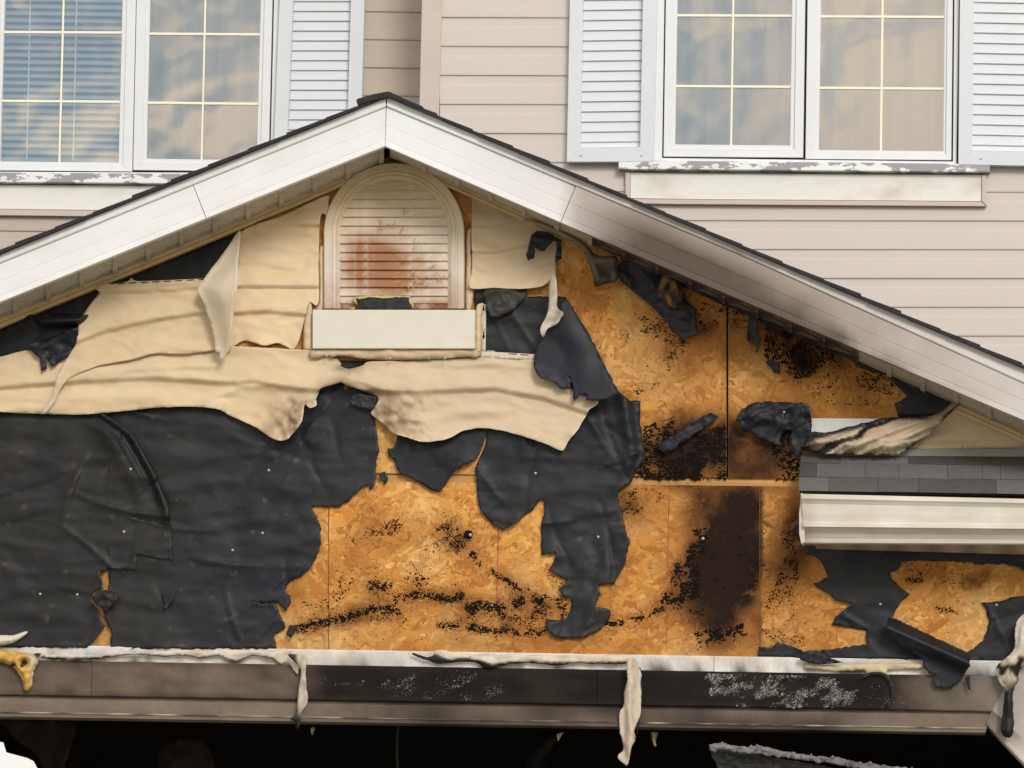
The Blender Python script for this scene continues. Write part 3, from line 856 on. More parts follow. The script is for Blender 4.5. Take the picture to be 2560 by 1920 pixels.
for pi_, (side, x0, x1, y0, y1) in enumerate(PANELS):
    def ys(x):
        return .0125*(x-1280)
    def ptop(x):
        w = (interp(LW, x) if x < 978 else interp(RW, x))-4
        return max(y0+ys(x), w)
    xs = np.linspace(x0, x1, 24)
    if side == 'upper':
        top = [(x, ptop(x)) for x in xs if ptop(x) < y1+ys(x)-2]
        if x0 < 978 < x1: top = sorted(top+[(978, ptop(978))])
        bot = [(top[-1][0], y1+ys(top[-1][0])), (top[0][0], y1+ys(top[0][0]))]
        outline = top+bot
    else:
        tl = x0
        outline = [(tl, y0+ys(tl)), (x1, y0+ys(x1)), (x1, y1+.015*(x1-1280)), (tl, y1+.015*(tl-1280))]
        if x1 > 2800:
            outline[1] = (x1, max(y0+ys(x1), interp(RW, x1)))
    po = prism('wall_panel', outline, YW, .011, MT['osb'], garage, bevel=0)
    panel_objs.append(po)
    rnd = random.Random(40+pi_)
    vx0, vx1, vy0, vy1 = max(x0, 600), min(x1, 2640), max(y0, 560) if side == 'upper' else y0, y1
    if vx1-vx0 < 50: continue
    N = int((vx1-vx0)*(vy1-vy0)*.030)
    Vv, Ff, Cc, UV = [], [], [], []
    OL = [outline]
    cand = np.array([(rnd.uniform(vx0, vx1), rnd.uniform(vy0, vy1)+.0125*300*0) for _ in range(N)])
    cand[:, 1] += .0125*(cand[:, 0]-1280)
    gx_, gy_ = np.meshgrid(np.arange(vx0, vx1, 10.0), np.arange(vy0-20, vy1+20, 8.0))
    under = np.stack([gx_.ravel(), gy_.ravel()], 1); nu = int(pip(under, [outline]).sum())
    cand = np.concatenate([under, cand])
    keep = pip(cand, OL); cand = cand[keep]
    pd = bdist(cand, OL)
    for ci, ((x, y), dd) in enumerate(zip(cand, pd)):
        big = rnd.random()
        Lp = (rnd.uniform(10, 34) if big > .10 else rnd.uniform(40, 74)) if big < .72 else rnd.uniform(4, 13)
        Wp = (rnd.uniform(4, 12) if big > .10 else rnd.uniform(10, 22)) if big < .72 else rnd.uniform(.8, 2.2)
        a = rnd.gauss(-.2, .9) if side == 'low' else rnd.gauss(.9, 1.1)
        ca, sa = math.cos(a), math.sin(a)
        if ci < nu: Lp, Wp, ca, sa, big = 17, 14, 1, 0, .5
        elif dd < 4: continue
        m = min(1, dd/(Lp*.5+1)); Lh, Wh = Lp*.5, Wp*.5
        tone = mixc((.71, .36, .10), TONES[rnd.randrange(len(TONES))], .9)
        k = rnd.uniform(.80, 1.10)
        if big > .72: k *= rnd.choice([.45, .55, .65, .78, 1.12, 1.16])
        # weathered patches of the board run redder or paler
        w = fbm(x*.006, y*.006, 2.2, 2)
        tone = mixc(tone, (.44, .165, .04), max(0, min(.75, 1.1*w))) if w > 0 else mixc(tone, (.72, .48, .20), max(0, min(.6, -.9*w)))
        yo = YW-.0012-rnd.random()*.0035 if ci >= nu else YW-.0006-rnd.random()*.0005
        b0 = len(Vv); taper = rnd.uniform(.5, 1)
        tl_ = rnd.uniform(-.0006, .0006)
        ring = [(-1, -.6*taper), (-.4, -1), (.5, -1), (1, -.5), (1, .4*taper), (.4, 1), (-.5, 1), (-1, .7)]
        for (u, v) in ring:
            qx, qy = x+u*Lh*ca-v*Wh*sa, y+u*Lh*sa+v*Wh*ca
            if dd < 60:
                qx = min(x1-.6, max(x0+.6, qx)); qy = min(y1+ys(qx)-.6, max(y0+ys(qx)+.6, qy))
            Vv.append(at(qx, qy, yo+tl_*u))
            s, dk = char_at(qx, qy, side)
            c = tuple(t*k for t in tone)
            c = mixc(c, (.34, .135, .035), min(1, s*2.2))
            c = mixc(c, (.10, .04, .016), max(0, min(1, (s-.28)*1.9)))
            c = mixc(c, (.020, .0125, .0085), max(0, min(1, (s-.42)*2.4))*dk)
            Cc.append(c)
        ou, ov = rnd.random()*9, rnd.random()*9
        Ff.append([b0+i for i in range(8)])
        UV += [(ou+u*Lh*.02, ov+v*Wh*.02) for u, v in ring]
    me = mesh('wood_strands', Vv, Ff)
    set_col(me, Cc)
    uvl = me.uv_layers.new(name='UVMap')
    li = np.empty(len(me.loops), int); me.loops.foreach_get('vertex_index', li)
    uvl.data.foreach_set('uv', np.array(UV)[li].ravel())
    link('wood_strands', me, MT['strand'], po, kind='stuff')
for k_, (x_, y_) in [(0, (1806, 720+60*i)) for i in range(8)]+[(1, (1831, 780+60*i)) for i in range(4)]+[(3, (860+95*i, 1598)) for i in range(11)]+[(3, (1885, 1260+55*i)) for i in range(6)]+[(4, (1914, 1260+55*i)) for i in range(6)]:
    disc('nail', at(x_+random.Random(x_+y_).uniform(-6, 6), y_, YW-.0058), .0032, MT['wire'], panel_objs[k_], h=.001, n=7)
# horizontal joint: exposed plate between upper and lower panels
loft('joint_batten', [(-700, 1165), (2300, 1203)], [(-700, 1184), (2300, 1222)], [(0, 0), (.5, .002), (1, .001)], MT['wood'], garage, Yt=YW+.006, nx=20, depth=.03)
box('stud_wall', (at(-700, 1600, 0).x, .012, at(1280, 1640, 0).z), (at(2900, 1600, 0).x, .016, at(1280, 1205, 0).z), MT['soot'], garage)
# red chalk lines
for s in ('H 1016,110 1022,110 1012,600 1007,600', 'H 2110,0 2115,0 2106,560 2102,560', 'H 2102,640 2105,640 2100,905 2096,905', 'E 2114,1490 2118,1490 2116,1659 2111,1659', 'I 1006,760 1010,760 1008,860 1004,860'):
    prism('chalk_line', tr(s), YW-.0052, .0006, MT['chalk'], panel_objs[3], bevel=0)

for k, (V, F) in TB.items():
    if F:
        link('tar_residue', mesh('tar_residue', V, F), MT['tar'], panel_objs[k], kind='stuff', smooth=True)

# ------------------------------------------------------------------ arched louvre vent and the boxed panel under it
vent = thing('gable_vent', 'arched louvre vent with scorched rust brown stains', 'x', (0, 0, 0)); del vent['category']
vent.parent = garage; vent.location = at(985, 770, -.03)-garage.location
CX, CY, RO, VB = 985.3, 583, 176, 771
def ventcol(x, y):
    c = mixc((.66, .50, .30), (.70, .60, .49), sstep(430, 640, y)+.15*fbm(x*.02, y*.02, 1, 2))
    n = fbm(x*.012, y*.02, 4, 4)
    s = math.exp(-((x-930)/85)**2-((y-650)/70)**2)*1.15+math.exp(-((x-1010)/110)**2-((y-700)/60)**2)*.75+.8*sstep(735, 768, y)
    s += .35*n*sstep(500, 640, y)
    return mixc(c, (.34, .135, .045), max(0, min(.95, s*1.15-.12)))
def archpath(o):
    r = RO-o; P = [(CX-r, VB), (CX-r, lerp(VB, CY, .5))]
    P += [(CX-r*math.cos(math.pi*i/40), CY-r*math.sin(math.pi*i/40)) for i in range(41)]
    return P+[(CX+r, lerp(VB, CY, .5)), (CX+r, VB)]
RP = [(0, -.03), (0, .022), (2, .028), (17, .028), (19, .022), (21, .022), (23, .026), (30, .020), (32, .024), (36, .018), (43, .006), (43, -.02)]
Vv, Ff, Cc = [], [], []
for o, h in RP:
    for p in archpath(o):
        Vv.append(at(p[0], p[1], -.02-h)); Cc.append(mixc(ventcol(*p), mixc((.68, .52, .31), (.72, .64, .54), sstep(480, 680, p[1])), .7 if p[1] < 690 else .4))
n = len(archpath(0))
for i in range(len(RP)-1):
    for j in range(n-1):
        Ff.append([i*n+j, i*n+j+1, (i+1)*n+j+1, (i+1)*n+j])
me = mesh('vent_frame', Vv, Ff); set_col(me, Cc)
bm = bmesh.new(); bm.from_mesh(me); bmesh.ops.recalc_face_normals(bm, faces=bm.faces); bm.to_mesh(me); bm.free()
link('vent_frame', me, MT['vent'], vent, smooth=False)
ri = RO-41
def hw(y):
    return ri if y > CY else math.sqrt(max(1, ri*ri-(CY-y)**2))
ly = [452, 476, 498.8, 521, 543.4, 565.7, 587.8, 609.6, 631.8, 653.6, 675.8, 697, 719, 741, 760]
for a, b in zip(ly[:-1], ly[1:]):
    wa, wb = hw(a), hw(b)
    loft('slat', [(CX-wa, a), (CX+wa, a)], [(CX-wb, b), (CX+wb, b)], [(0, .0), (.2, .003), (.86, .010), (.95, .012), (1, .008)], MT['vent'], vent, Yt=-.022, nx=26, depth=.004, col=ventcol,
         wob=lambda x, t, q=a: .002*mnoise.noise(Vector((x*.02, q, 0))))
prism('head_panel', [(CX-hw(452)*1.0, 453), (CX-60, 446), (CX, 441), (CX+60, 446), (CX+hw(452), 453)], -.026, .01, MT['rake'], vent, bevel=0)
prism('bottom_rail', [(CX-ri, 757), (CX+ri, 757), (CX+ri, 772), (CX-ri, 772)], -.028, .02, M('rust_rail', (.25, .09, .045), .6, .4, 30, tint=(.6, .5, .42), tscale=12, tamt=.6), vent)
sheet('torn_rim', [tr('E 100,263 430,258 445,270 446,344 80,344 110,320')], -.045, MT['foam'], res=6, jag=1.5, parent=vent, col=lambda x, y, d: (.62, .50, .16))
sheet('torn_patch', [tr('E 108,270 130,278 200,266 300,272 430,264 441,290 440,346 118,346 112,310')], -.049, MT['felt'], res=6, jag=2, parent=vent, col=lambda x, y, d: (.02, .021, .022), disp=lambda x, y, d: .004*fbm(x*.05, y*.05, 2, 2))
# splintered orange flecks on the louvres
rf = random.Random(3)
for i in range(34):
    cx, cy = rf.choice([(960, 560), (1010, 530), (1035, 615), (975, 565), (1060, 690), (1095, 690), (1040, 700), (1010, 640)]); cx += rf.gauss(0, 14); cy += rf.gauss(0, 12)
    a = rf.uniform(0, 3.1); L = rf.uniform(4, 13); w = rf.uniform(1, 2.6)
    q = [(cx-L*math.cos(a), cy-L*math.sin(a)), (cx+w*math.sin(a), cy-w*math.cos(a)), (cx+L*math.cos(a), cy+L*math.sin(a)), (cx-w*math.sin(a)*.4, cy+w*math.cos(a)*.4)]
    prism('splinter', q, -.046-rf.random()*.006, .003, MT['wood'], vent, bevel=0)
disc('screw', at(987, 419, -.05), .006, MT['metal'], vent)
# trim either side of the vent
def vinylc(base=(.66, .49, .305), dark=0.0):
    def f(x, y, d=99):
        n = fbm(x*.008, y*.02, 7, 3)
        return mixc(mixc(base, (.67, .525, .345), max(0, min(1, .5+.8*n))), (.36, .25, .14), dark*max(0, .5+n))
    return f
vc = vinylc()
def trim(pts, Y, d=.02, parent=None, label=None):
    return sheet('vent_trim', [pts], Y, MT['vinyl'], disp=lambda x, y, e: .004*fbm(x*.03, y*.01, 3, 2)+.008*sstep(0, 8, e), res=7, jag=1.2, parent=vent, col=lambda x, y, e: vc(x, y))
trim(tr('B 815,1500 E 812,0 806,335 842,340 862,212 848,205 845,10 B 845,1480'), -.022)
trim(tr('D 2050,-30 2045,300 2000,330 2080,338 2086,0 2086,-60'), -.022)
boxp = thing('panel_box', 'boxed off white panel under the vent', 'x', (0, 0, 0)); del boxp['category']
boxp.parent = garage; boxp.location = at(985, 871, -.03)-garage.location
prism('front_panel', [(781, 774), (1187.5, 774.5), (1187, 871.5), (781, 871)], -.075, .07, M('panel_face', (.70, .66, .57), .4, .06, 5, tint=(.62, .52, .36), tscale=4, tamt=.5, bump=.0006, bscale=8), boxp, bevel=.003)
def btrim(s, Y, w=.006, col=None):
    return sheet('box_trim', [tr(s)], Y, MT['vinyl'], disp=lambda x, y, e: w*fbm(x*.02, y*.06, 5, 2)+.012*sstep(0, 12, e), res=7, jag=1.5, parent=boxp, col=col or (lambda x, y, e: vc(x, y)))
btrim('D 2005,340 1985,300 1958,420 1950,590 1985,600 2008,595', -.04)
btrim('E 872,345 905,305 915,310 905,610 890,640 868,600', -.05)
btrim('E 868,342 840,335 860,318 905,303 D 2212,303', -.03) if False else None
sheet('nailing_flange', [tr('E 908,300 940,312 936,612 905,612'), tr('E 919,318 926,318 926,335 930,345 922,357 915,345 919,335'), tr('E 919,484 926,484 926,505 931,520 922,540 914,520 919,505')], -.032, MT['vinyl'], res=6, smooth=False, parent=boxp, col=lambda x, y, e: (.66, .58, .46))
btrim('D 2000,602 2100,600 2212,598 E 200,598 500,600 870,600 895,615 893,640 870,655 800,650 600,662 300,668 100,655 0,640 D 2140,650 2090,640 2040,660 1990,650', -.055, .012, lambda x, y, e: mixc(vc(x, y), (.33, .24, .16), .35+.3*fbm(x*.02, y*.08, 2, 2)))
for p in tr('E 322,657 676,655 D 2100,640'):
    disc('screw', at(p[0], p[1], -.082), .006, MT['blind'], boxp)

# ------------------------------------------------------------------ pent roof over the right wall, gutter under it
pent = thing('pent_roof', 'small pent roof of grey shingles', 'x', (0, 0, 0)); del pent['category']
pent.parent = garage; pent.location = at(2300, 1230, -.2)-garage.location
rp = random.Random(21)
FY = [(1283, -.030, 1337, -.075), (1331, -.072, 1428, -.185), (1420, -.178, 1518, -.30)]
XJ = [[780, 1030, 1200, 1470, 1780, 2005, 2230, 2500, 2750, 3000], [772, 878, 1190, 1410, 1720, 1945, 2060, 2330, 2560, 2800, 3000], [766, 958, 1273, 1535, 2033, 2300, 2540, 2800, 3000]]
for r, (ya, Ya, yb, Yb) in enumerate(FY):
    for a, b in zip(XJ[r][:-1], XJ[r][1:]):
        g = rp.choice([.075, .09, .11, .135, .15])
        cc = (g*1.05, g, g*.95)
        sh = .010
        th = rp.choice([.004, .007])
        q = lambda x, y: (1700+K*x, 640+K*(y+(x-1300)*sh*1.3))
        xl_, xr_ = a+1.2, b-1.2
        loft('shingle', [q(xl_, ya), q(xr_, ya)], [q(xl_-(4 if a < 800 else 0), yb+rp.uniform(-2, 2)), q(xr_, yb+rp.uniform(-2, 2))], [(0, .001), (.5, .002+th*.6), (.97, .004+th), (1, .002+th)], MT['pent'], pent, Yt=Ya, Yb=Yb, nx=1, depth=.006,
             col=lambda x, y, c=cc: c)
prism('flashing', tr('F 1000,1262 1400,1242 2212,1237 3000,1250 3000,1300 2212,1291 1000,1284'), -.034, .02, M('grey_flashing', (.22, .22, .21), .5, .2, 8, tint=(.4, .38, .34), tscale=6, tamt=.4), pent)
for nm, s, Y, d in (('roof_board', 'F 768,1500 3000,1520 3000,1545 770,1532', -.285, .27),):
    prism(nm, tr(s), Y, d, MT['char'], pent, bevel=0)
def gut(x, y):
    n = fbm(x*.01, y*.05, 8, 3)
    c = mixc((.72, .68, .60), (.52, .44, .33), max(0, min(.8, .30+.35*n)))
    return mixc(c, (.35, .28, .2), .5*math.exp(-((x-2010)/30)**2))
GP = [(0, .005), (.02, .012), (.10, .014), (.14, .006), (.20, -.002), (.40, -.004), (.56, -.010), (.60, .004), (.68, .005), (.70, -.012), (.80, -.040), (.90, -.052), (.985, -.055), (1, -.060)]
gutter = loft('gutter', tr('F 780,1530 2212,1562 3000,1580'), tr('I 800,206 2212,212 3000,216'), GP, MT['gutter'], garage, Yt=-.40, nx=60, depth=.10, col=gut, label='cream gutter streaked with heat stains',
     wob=lambda x, t: .0025*mnoise.noise(Vector((x*.01, t*2, 8))))
prism('end_cap', tr('F 776,1526 788,1524 788,1659 I 800,50 802,206 780,218 766,150 766,20 F 772,1600'), -.385, .12, MT['siding_trim'], gutter, bevel=.001)
loft('pent_soffit', tr('I 855,214 2212,216 3000,220'), tr('I 880,248 2212,284 3000,300'), [(0, .03), (.35, .028), (.42, .018), (1, .01)], MT['gutter'], garage, Yt=-.28, Yb=-.10, nx=40, depth=.02, col=lambda x, y: mixc((.46, .38, .27), (.25, .2, .14), .5+.5*math.sin(x*.068)))
prism('metal_flashing', tr('F 842,1044 1310,1046 1310,1120 950,1160 842,1150'), -.016, .002, MT['metal'], garage, bevel=0)

# ------------------------------------------------------------------ door header, flashing, frame, dark interior
def hdr(x, y):
    n = fbm(x*.004, y*.02, 6, 3); n2 = fbm(x*.02, y*.05, 2, 3)
    c = mixc((.115, .085, .062), (.17, .135, .105), .5+.5*n2)
    dk = sstep(700, 840, x)*(1-sstep(2180, 2340, x))*(.9+.15*n)
    c = mixc(c, (.012, .010, .009), max(0, min(.98, dk*1.12)))
    u_ = (y-(1650+.0165*x))/88
    c = mixc(c, (.03, .024, .02), max(0, min(.8, .5*sstep(.7, 1, u_)+.45*(1-sstep(0, .18, u_))+.5*fbm(x*.008, y*.02, 17, 4))))
    c = mixc(c, (.30, .255, .21), .6*sstep(2330, 2520, x))
    return c
def frm(x, y):
    n = fbm(x*.006, y*.03, 4, 3)
    c = mixc((.22, .17, .13), (.15, .115, .09), .5+.6*n)
    return mixc(c, (.032, .026, .022), .85*sstep(760, 950, x)*(1-sstep(2000, 2300, x))*(.75+.5*n))
def wht(x, y):
    n = fbm(x*.01, y*.03, 5, 3); u = y-(1650+.0165*x); m = fbm(x*.018, 1.5, 6, 4)
    return mixc(wht0(x, y), (.05, .04, .032), max(0, min(.9, sstep(-10-16*m, 0, u)*.75*(.4+m*1.6)+.22*max(0, fbm(x*.02, y*.05, 9, 3)))))
def wht0(x, y):
    n = fbm(x*.01, y*.03, 5, 3)
    return mixc((.62, .54, .42), (.70, .68, .65), max(0, min(1, .5+1.1*n+sstep(800, 1400, x)*.3)))
HW = .016
def hl(y0, slope=.0165):
    return lambda x: y0+slope*x
t1, t2, t3, t4, t5 = hl(1611), hl(1650), hl(1738), hl(1744.5), hl(1796)
ln = lambda f, a, b: [(a, f(a)), (b, f(b))]
loft('flashing_strip', ln(t1, -440, 1785), ln(t2, -440, 1785), [(0, .012), (.1, .016), (.9, .018), (1, .03)], MT['header'], garage, Yt=-.004, nx=120, depth=.02, col=wht, wob=lambda x, t: .004*fbm(x*.012, t, 1, 3), label='pale flashing strip above the header')
loft('flashing_strip', ln(t1, 1786.5, 2520), ln(t2, 1786.5, 2520), [(0, .014), (.1, .018), (.9, .02), (1, .032)], MT['header'], garage, Yt=-.004, nx=60, depth=.02, col=wht, wob=lambda x, t: .003*fbm(x*.012, t, 3, 3))
for a, b in ((-440, 233), (234.2, 1495), (1496, 1785), (1786, 2522)):
    bb = b if b < 2500 else 2520
    top = [(a, t2(a)), (bb, t2(bb))]; bot = [(a, t3(a)), (bb if b < 2500 else 2480, t3(bb))]
    loft('header_board', top, bot, [(0, .030), (.03, .032), (.2, .032), (.4, .032), (.6, .032), (.8, .032), (.97, .032), (1, .028)], MT['header'], garage, Yt=-.004, nx=max(4, int((b-a)/16)), depth=.03, col=hdr, wob=lambda x, t: .003*fbm(x*.01, t*1.5, 7, 3))
loft('door_frame', [(-440, t3(-440)+1), (2478, t3(2478)+1)], [(-440, t5(-440)), (2462, t5(2462))], [(0, .012), (.12, .012), (.14, .032), (.2, .034), (.74, .040), (.80, .046), (.93, .046), (.95, .02), (1, -.02)], MT['header'], garage, Yt=-.004, nx=150, depth=.10, col=frm, wob=lambda x, t: .0015*fbm(x*.02, t, 9, 2))
def lipc(x, y):
    n = fbm(x*.015, 3.3, 5, 4); return mixc((.46, .39, .30), (.10, .08, .065), max(0, min(1, .45+1.3*n+.35*sstep(800, 1000, x)*(1-sstep(2000, 2300, x)))))
tl1, tl2 = hl(1779.5), hl(1783.5)
loft('frame_lip', ln(tl1, -440, 2466), ln(tl2, -440, 2466), [(0, .046), (.5, .050), (1, .047)], MT['header'], garage, Yt=-.004, nx=160, depth=-.03, col=lipc, wob=lambda x, t: .001*fbm(x*.02, t, 9, 2))
# right hand jamb running down from the mitre
prism('jamb_board', tr('I 2070,1160 2140,1000 2400,1020 2400,2100 2300,2100 2212,1480 2008,1290'), -.03, .03, MT['jamb'], garage)
def jl(pts, off): return [(x+off, y) for x, y in pts]
loft('door_frame', tr('I 2006,1288 2300,1560 2312,2400'), tr('I 1962,1382 2225,1659 2240,2400'), [(0, .03), (.1, .036), (.7, .042), (.8, .048), (.93, .046), (1, -.02)], MT['header'], garage, Yt=-.004, nx=40, depth=.1, col=lambda x, y: mixc(frm(2500, y), (.55, .5, .44), sstep(1800, 1900, y)))
zb = at(1280, 1810, 0).z
gx0, gx1 = at(-970, 1600, 0).x, at(2950, 1600, 0).x
for y in (.02,):
    box('header_back', (gx0, y+.02, zb+.03), (gx1, y+.2, zb+.5), MT['soot'], garage)
box('ceiling', (gx0, .03, zb+.62), (gx1, 6.1, zb+.68), MT['soot'], garage)
box('side_wall', (gx0-.1, .0, 0), (gx0, 6.1, zb+1.3), MT['soot'], garage)
box('side_wall', (gx1, .0, 0), (gx1+.1, 6.1, zb+1.3), MT['soot'], garage)
box('front_pier', (at(2575, 1900, 0).x, .0, 0), (gx1, .1, zb+.6), MT['apron'], garage)
box('front_pier', (gx0, .0, 0), (at(-420, 1900, 0).x, .1, zb+.6), MT['apron'], garage)
YB = 6.0
q = [at(x, y, YB) for x, y in [(-60, 1852), (8, 1855), (16, 1881), (68, 1895), (84, 1903), (94, 1922), (94, 2090), (-60, 2090)]]
p0 = Vector((gx0, YB, 0)); p1 = Vector((gx1, YB, zb+.7))
# rear wall with a burnt through opening
Vv = [(p0.x, YB, p0.z), (p1.x, YB, p0.z), (p1.x, YB, p1.z), (p0.x, YB, p1.z)]+[tuple(v) for v in q]
vs_, _, fs, *_r2 = delaunay_2d_cdt([Vector((v[0], v[2])) for v in Vv], [(0, 1), (1, 2), (2, 3), (3, 0)]+[(4+i, 4+(i+1) % 8) for i in range(8)], [], 0, 1e-5)
PP = np.array([(v.x, v.y) for v in vs_]); hole = [[(v.x, v.z) for v in q]]
fk = [list(f) for f in fs if not pip(np.array([PP[list(f)].mean(0)]), hole)[0]]
rw = link('rear_wall', mesh('rear_wall', [(v.x, YB, v.y) for v in vs_], fk), MT['soot'], garage)
sm = rw.modifiers.new('thickness', 'SOLIDIFY'); sm.thickness = .08
for i in range(7):
    x = lerp(gx0, gx1, (i+.5)/7)
    box('joist', (x-.02, .2, zb+.42), (x+.02, 6, zb+.6), MT['char'], garage)

# ------------------------------------------------------------------ melted vinyl siding
def gauss(v, s): return math.exp(-(v/s)**2)
def ylen(pts, x): return interp(pts, x)
def crease(pts, x, y, w, depth):
    """a lap line pressed across a sheet: the lower part stands proud"""
    yy = interp(pts, x); q = (y-yy)/w
    return depth*sstep(-75, 0, y-yy)*(1/(1+math.exp(max(-40, min(40, 2.2*q)))))
lapA = tr('D 1200,330 1490,370 1700,358 2000,385'); lapB = tr('D 1400,205 1520,198 1800,196 2060,200'); lapC = tr('A 1400,1440 1620,1442 1900,1446 2100,1450')
def rip(x, y, sd, a=.007):
    w = fbm(x*.006, y*.01, sd+4, 2)
    return 1.5*a*(.5-abs(fbm(x*.007+w, y*.024+.6*w, sd, 2)))+.0025*fbm(x*.03, y*.05, sd+8, 2)
def d_s1(x, y, d):
    return rip(x, y, 1)+crease(lapA, x, y, 2.5, .020)+crease(lapB, x, y, 2, .020)+crease(lapC, x, y, 2, .018)+.006*fbm(x*.012, y*.02, 1.7, 2)+.010*gauss(y-870, 24)*math.sin(x*.06)*sstep(560, 640, x)
siding = 'melted beige siding sheets'
sheet('siding_sheet', [tr('A 1540,1500 1800,1392 2085,1262 2112,1300 2100,1380 2062,1390 D 2048,0 2046,298 1988,298 1962,400 1922,540 1886,600 1840,582 1780,560 1700,576 1620,553 1560,548 1470,582 1440,400 1500,200 1530,60')],
      -.018, MT['vinyl'], d_s1, res=5, curl=.012, col=lambda x, y, d: tuple(min(.85, 1.13*q) for q in mixc(vc(x, y), (.50, .34, .17), .3*gauss(y-560, 60))), seed=1,
      label='wavy beige siding panel left of the arched vent, under the rake', cat='siding', group=siding)
lap2 = tr('D 480,560 700,480 1000,410 1300,368 1490,362'); lap2b = tr('D 640,228 900,232 1300,208 1500,205')
def d_s2(x, y, d):
    return rip(x, y, 2)+crease(lap2, x, y, 3.5, .022)+crease(lap2b, x, y, 2, .018)+.008*fbm(x*.009, y*.016, 4.7, 2)+.02*sstep(900, 1010, y)+.014*gauss(y-interp(tr('D 480,740 640,690 850,650 1000,610 1400,590'), x), 18)
slots = []
for a in range(0, 8):
    x = 755+74*a; yv = 178-.046*(x-740)
    if x > 1290: break
    slots.append(tr(f'D {x},{yv-3} {x+48},{yv-6} {x+48},{yv} {x},{yv+3}'))
sheet('siding_sheet', [tr('D 618,214 640,192 680,178 735,178 820,162 845,140 875,160 1000,158 1310,146 1480,150 1490,585 1380,606 1200,631 1000,628 850,665 640,705 500,760 430,800 385,860 350,940 300,1000 272,1005 330,900 362,800 385,730 440,640 490,560 505,450 560,340 635,240')]+slots,
      -.045, MT['vinyl'], d_s2, res=5.5, curl=.010, col=lambda x, y, d: mixc(vc(x, y), (.50, .44, .37), .6*sstep(930, 1020, y)), seed=2,
      label='loose melted beige siding panel with slotted hem and a long curling tail at left', cat='siding', group=siding)
# the twisted flap that hangs over it
foldl = tr('A 1440,1600 D 1330,150 1290,210')
def d_s2f(x, y, d):
    u = (x-interp([(y_, x_) for x_, y_ in tr('D 1480,-40 1275,210 1330,330 1385,560 1415,670')], y))
    return .03+.035*sstep(0, 55, u)+.02*gauss(y-725, 60)
sheet('siding_flap', [tr('A 1545,1480 D 1532,0 1528,140 1522,228 1508,230 1500,380 1480,520 1462,620 1425,668 1410,672 1412,620 1386,612 1375,520 1350,430 1300,290 1270,218 1310,150 1360,80 1400,30 A 1470,1580')],
      -.075, MT['vinyl'], d_s2f, res=7, curl=.012, curlw=12, col=lambda x, y, d: mixc((.63, .53, .40), (.55, .43, .28), max(0, fbm(x*.01, y*.01, 2, 2))), seed=3,
      label='pointed triangular siding flap folded down over the left siding panel', cat='siding')
lap3 = tr('D -200,865 0,850 400,815 1000,788 1500,820 1650,812 2000,860'); lap3b = tr('E -200,880 300,868 600,872 1000,860 1300,915 1600,1015')
up3 = tr('D -200,690 0,672 200,640 430,790 800,710 1480,610 2000,625')
fold3 = tr('D 420,800 600,730 850,680 1100,640')
RIDGES = [(tr(q), h, w) for q, h, w in (('D 1500,835 1750,830 2050,872', .016, 7), ('D 1280,945 1400,890 1560,850', .014, 9), ('E 0,770 160,810 300,866 600,885', .018, 8), ('E 240,900 330,985 430,1040 560,1070', .016, 7), ('E 560,1080 700,1020 900,1000 1100,1010', .014, 14), ('D 0,930 300,900 700,905 1100,895', .014, 12), ('E 700,700 1000,690 1240,720', .012, 8), ('D 600,740 900,715 1400,700 1900,690', .012, 10))]
def d_s3(x, y, d):
    v = .010*fbm(x*.006, y*.014, 3.3, 3)+rip(x, y, 5, .005)
    if x < 830: v += crease(lap3, x, y, 3.5, .028)
    else: v += crease(lap3b, x, y, 3.5, .026)
    v += .016*gauss(y-(interp(lap3, x)+60), 22) if x < 560 else 0
    v += .02*gauss(x-720, 70)*sstep(970, 1090, y)+.022*gauss(x-1040, 80)*sstep(980, 1100, y)
    for rl, h, w in RIDGES:
        if rl[0][0] < x < rl[-1][0]:
            u = (x-rl[0][0])/(rl[-1][0]-rl[0][0]); v += h*gauss(y-interp(rl, x), w)*math.sin(math.pi*u)**.6
    k = gauss(x-740, 60)*sstep(960, 1040, y)+gauss(x-985, 75)*sstep(950, 1040, y)
    v += .060*k*(.5-abs(fbm(x*.016+y*.009, y*.018-x*.014, 8.8, 3)))+.012*k*fbm(x*.05, y*.05, 3, 2)
    v += .010*gauss(math.hypot(x-860, y-945), 60)*fbm(x*.05, y*.05, 1.1, 3)
    v += .03*sstep(1010, 1110, y)*sstep(1000, 1350, x)*.6
    return v
def c_s3(x, y, d):
    c = vc(x, y)
    c = mixc(c, (.58, .46, .32), .6*sstep(650, 950, x))
    k = gauss(x-740, 80)*sstep(950, 1060, y)+gauss(x-960, 80)*sstep(940, 1020, y)
    c = mixc(c, (.30, .205, .125), min(.8, max(0, k*(.8+.9*fbm(x*.025, y*.025, 3, 3)))))
    e = gauss(math.hypot((x-860)*.6, y-950), 50)*math.exp(-d/10)
    c = mixc(c, (.10, .065, .03), min(.85, e))
    if d < 3.5 and y > 1000 and x > 520: c = mixc(c, (.74, .62, .44), .7)
    return c
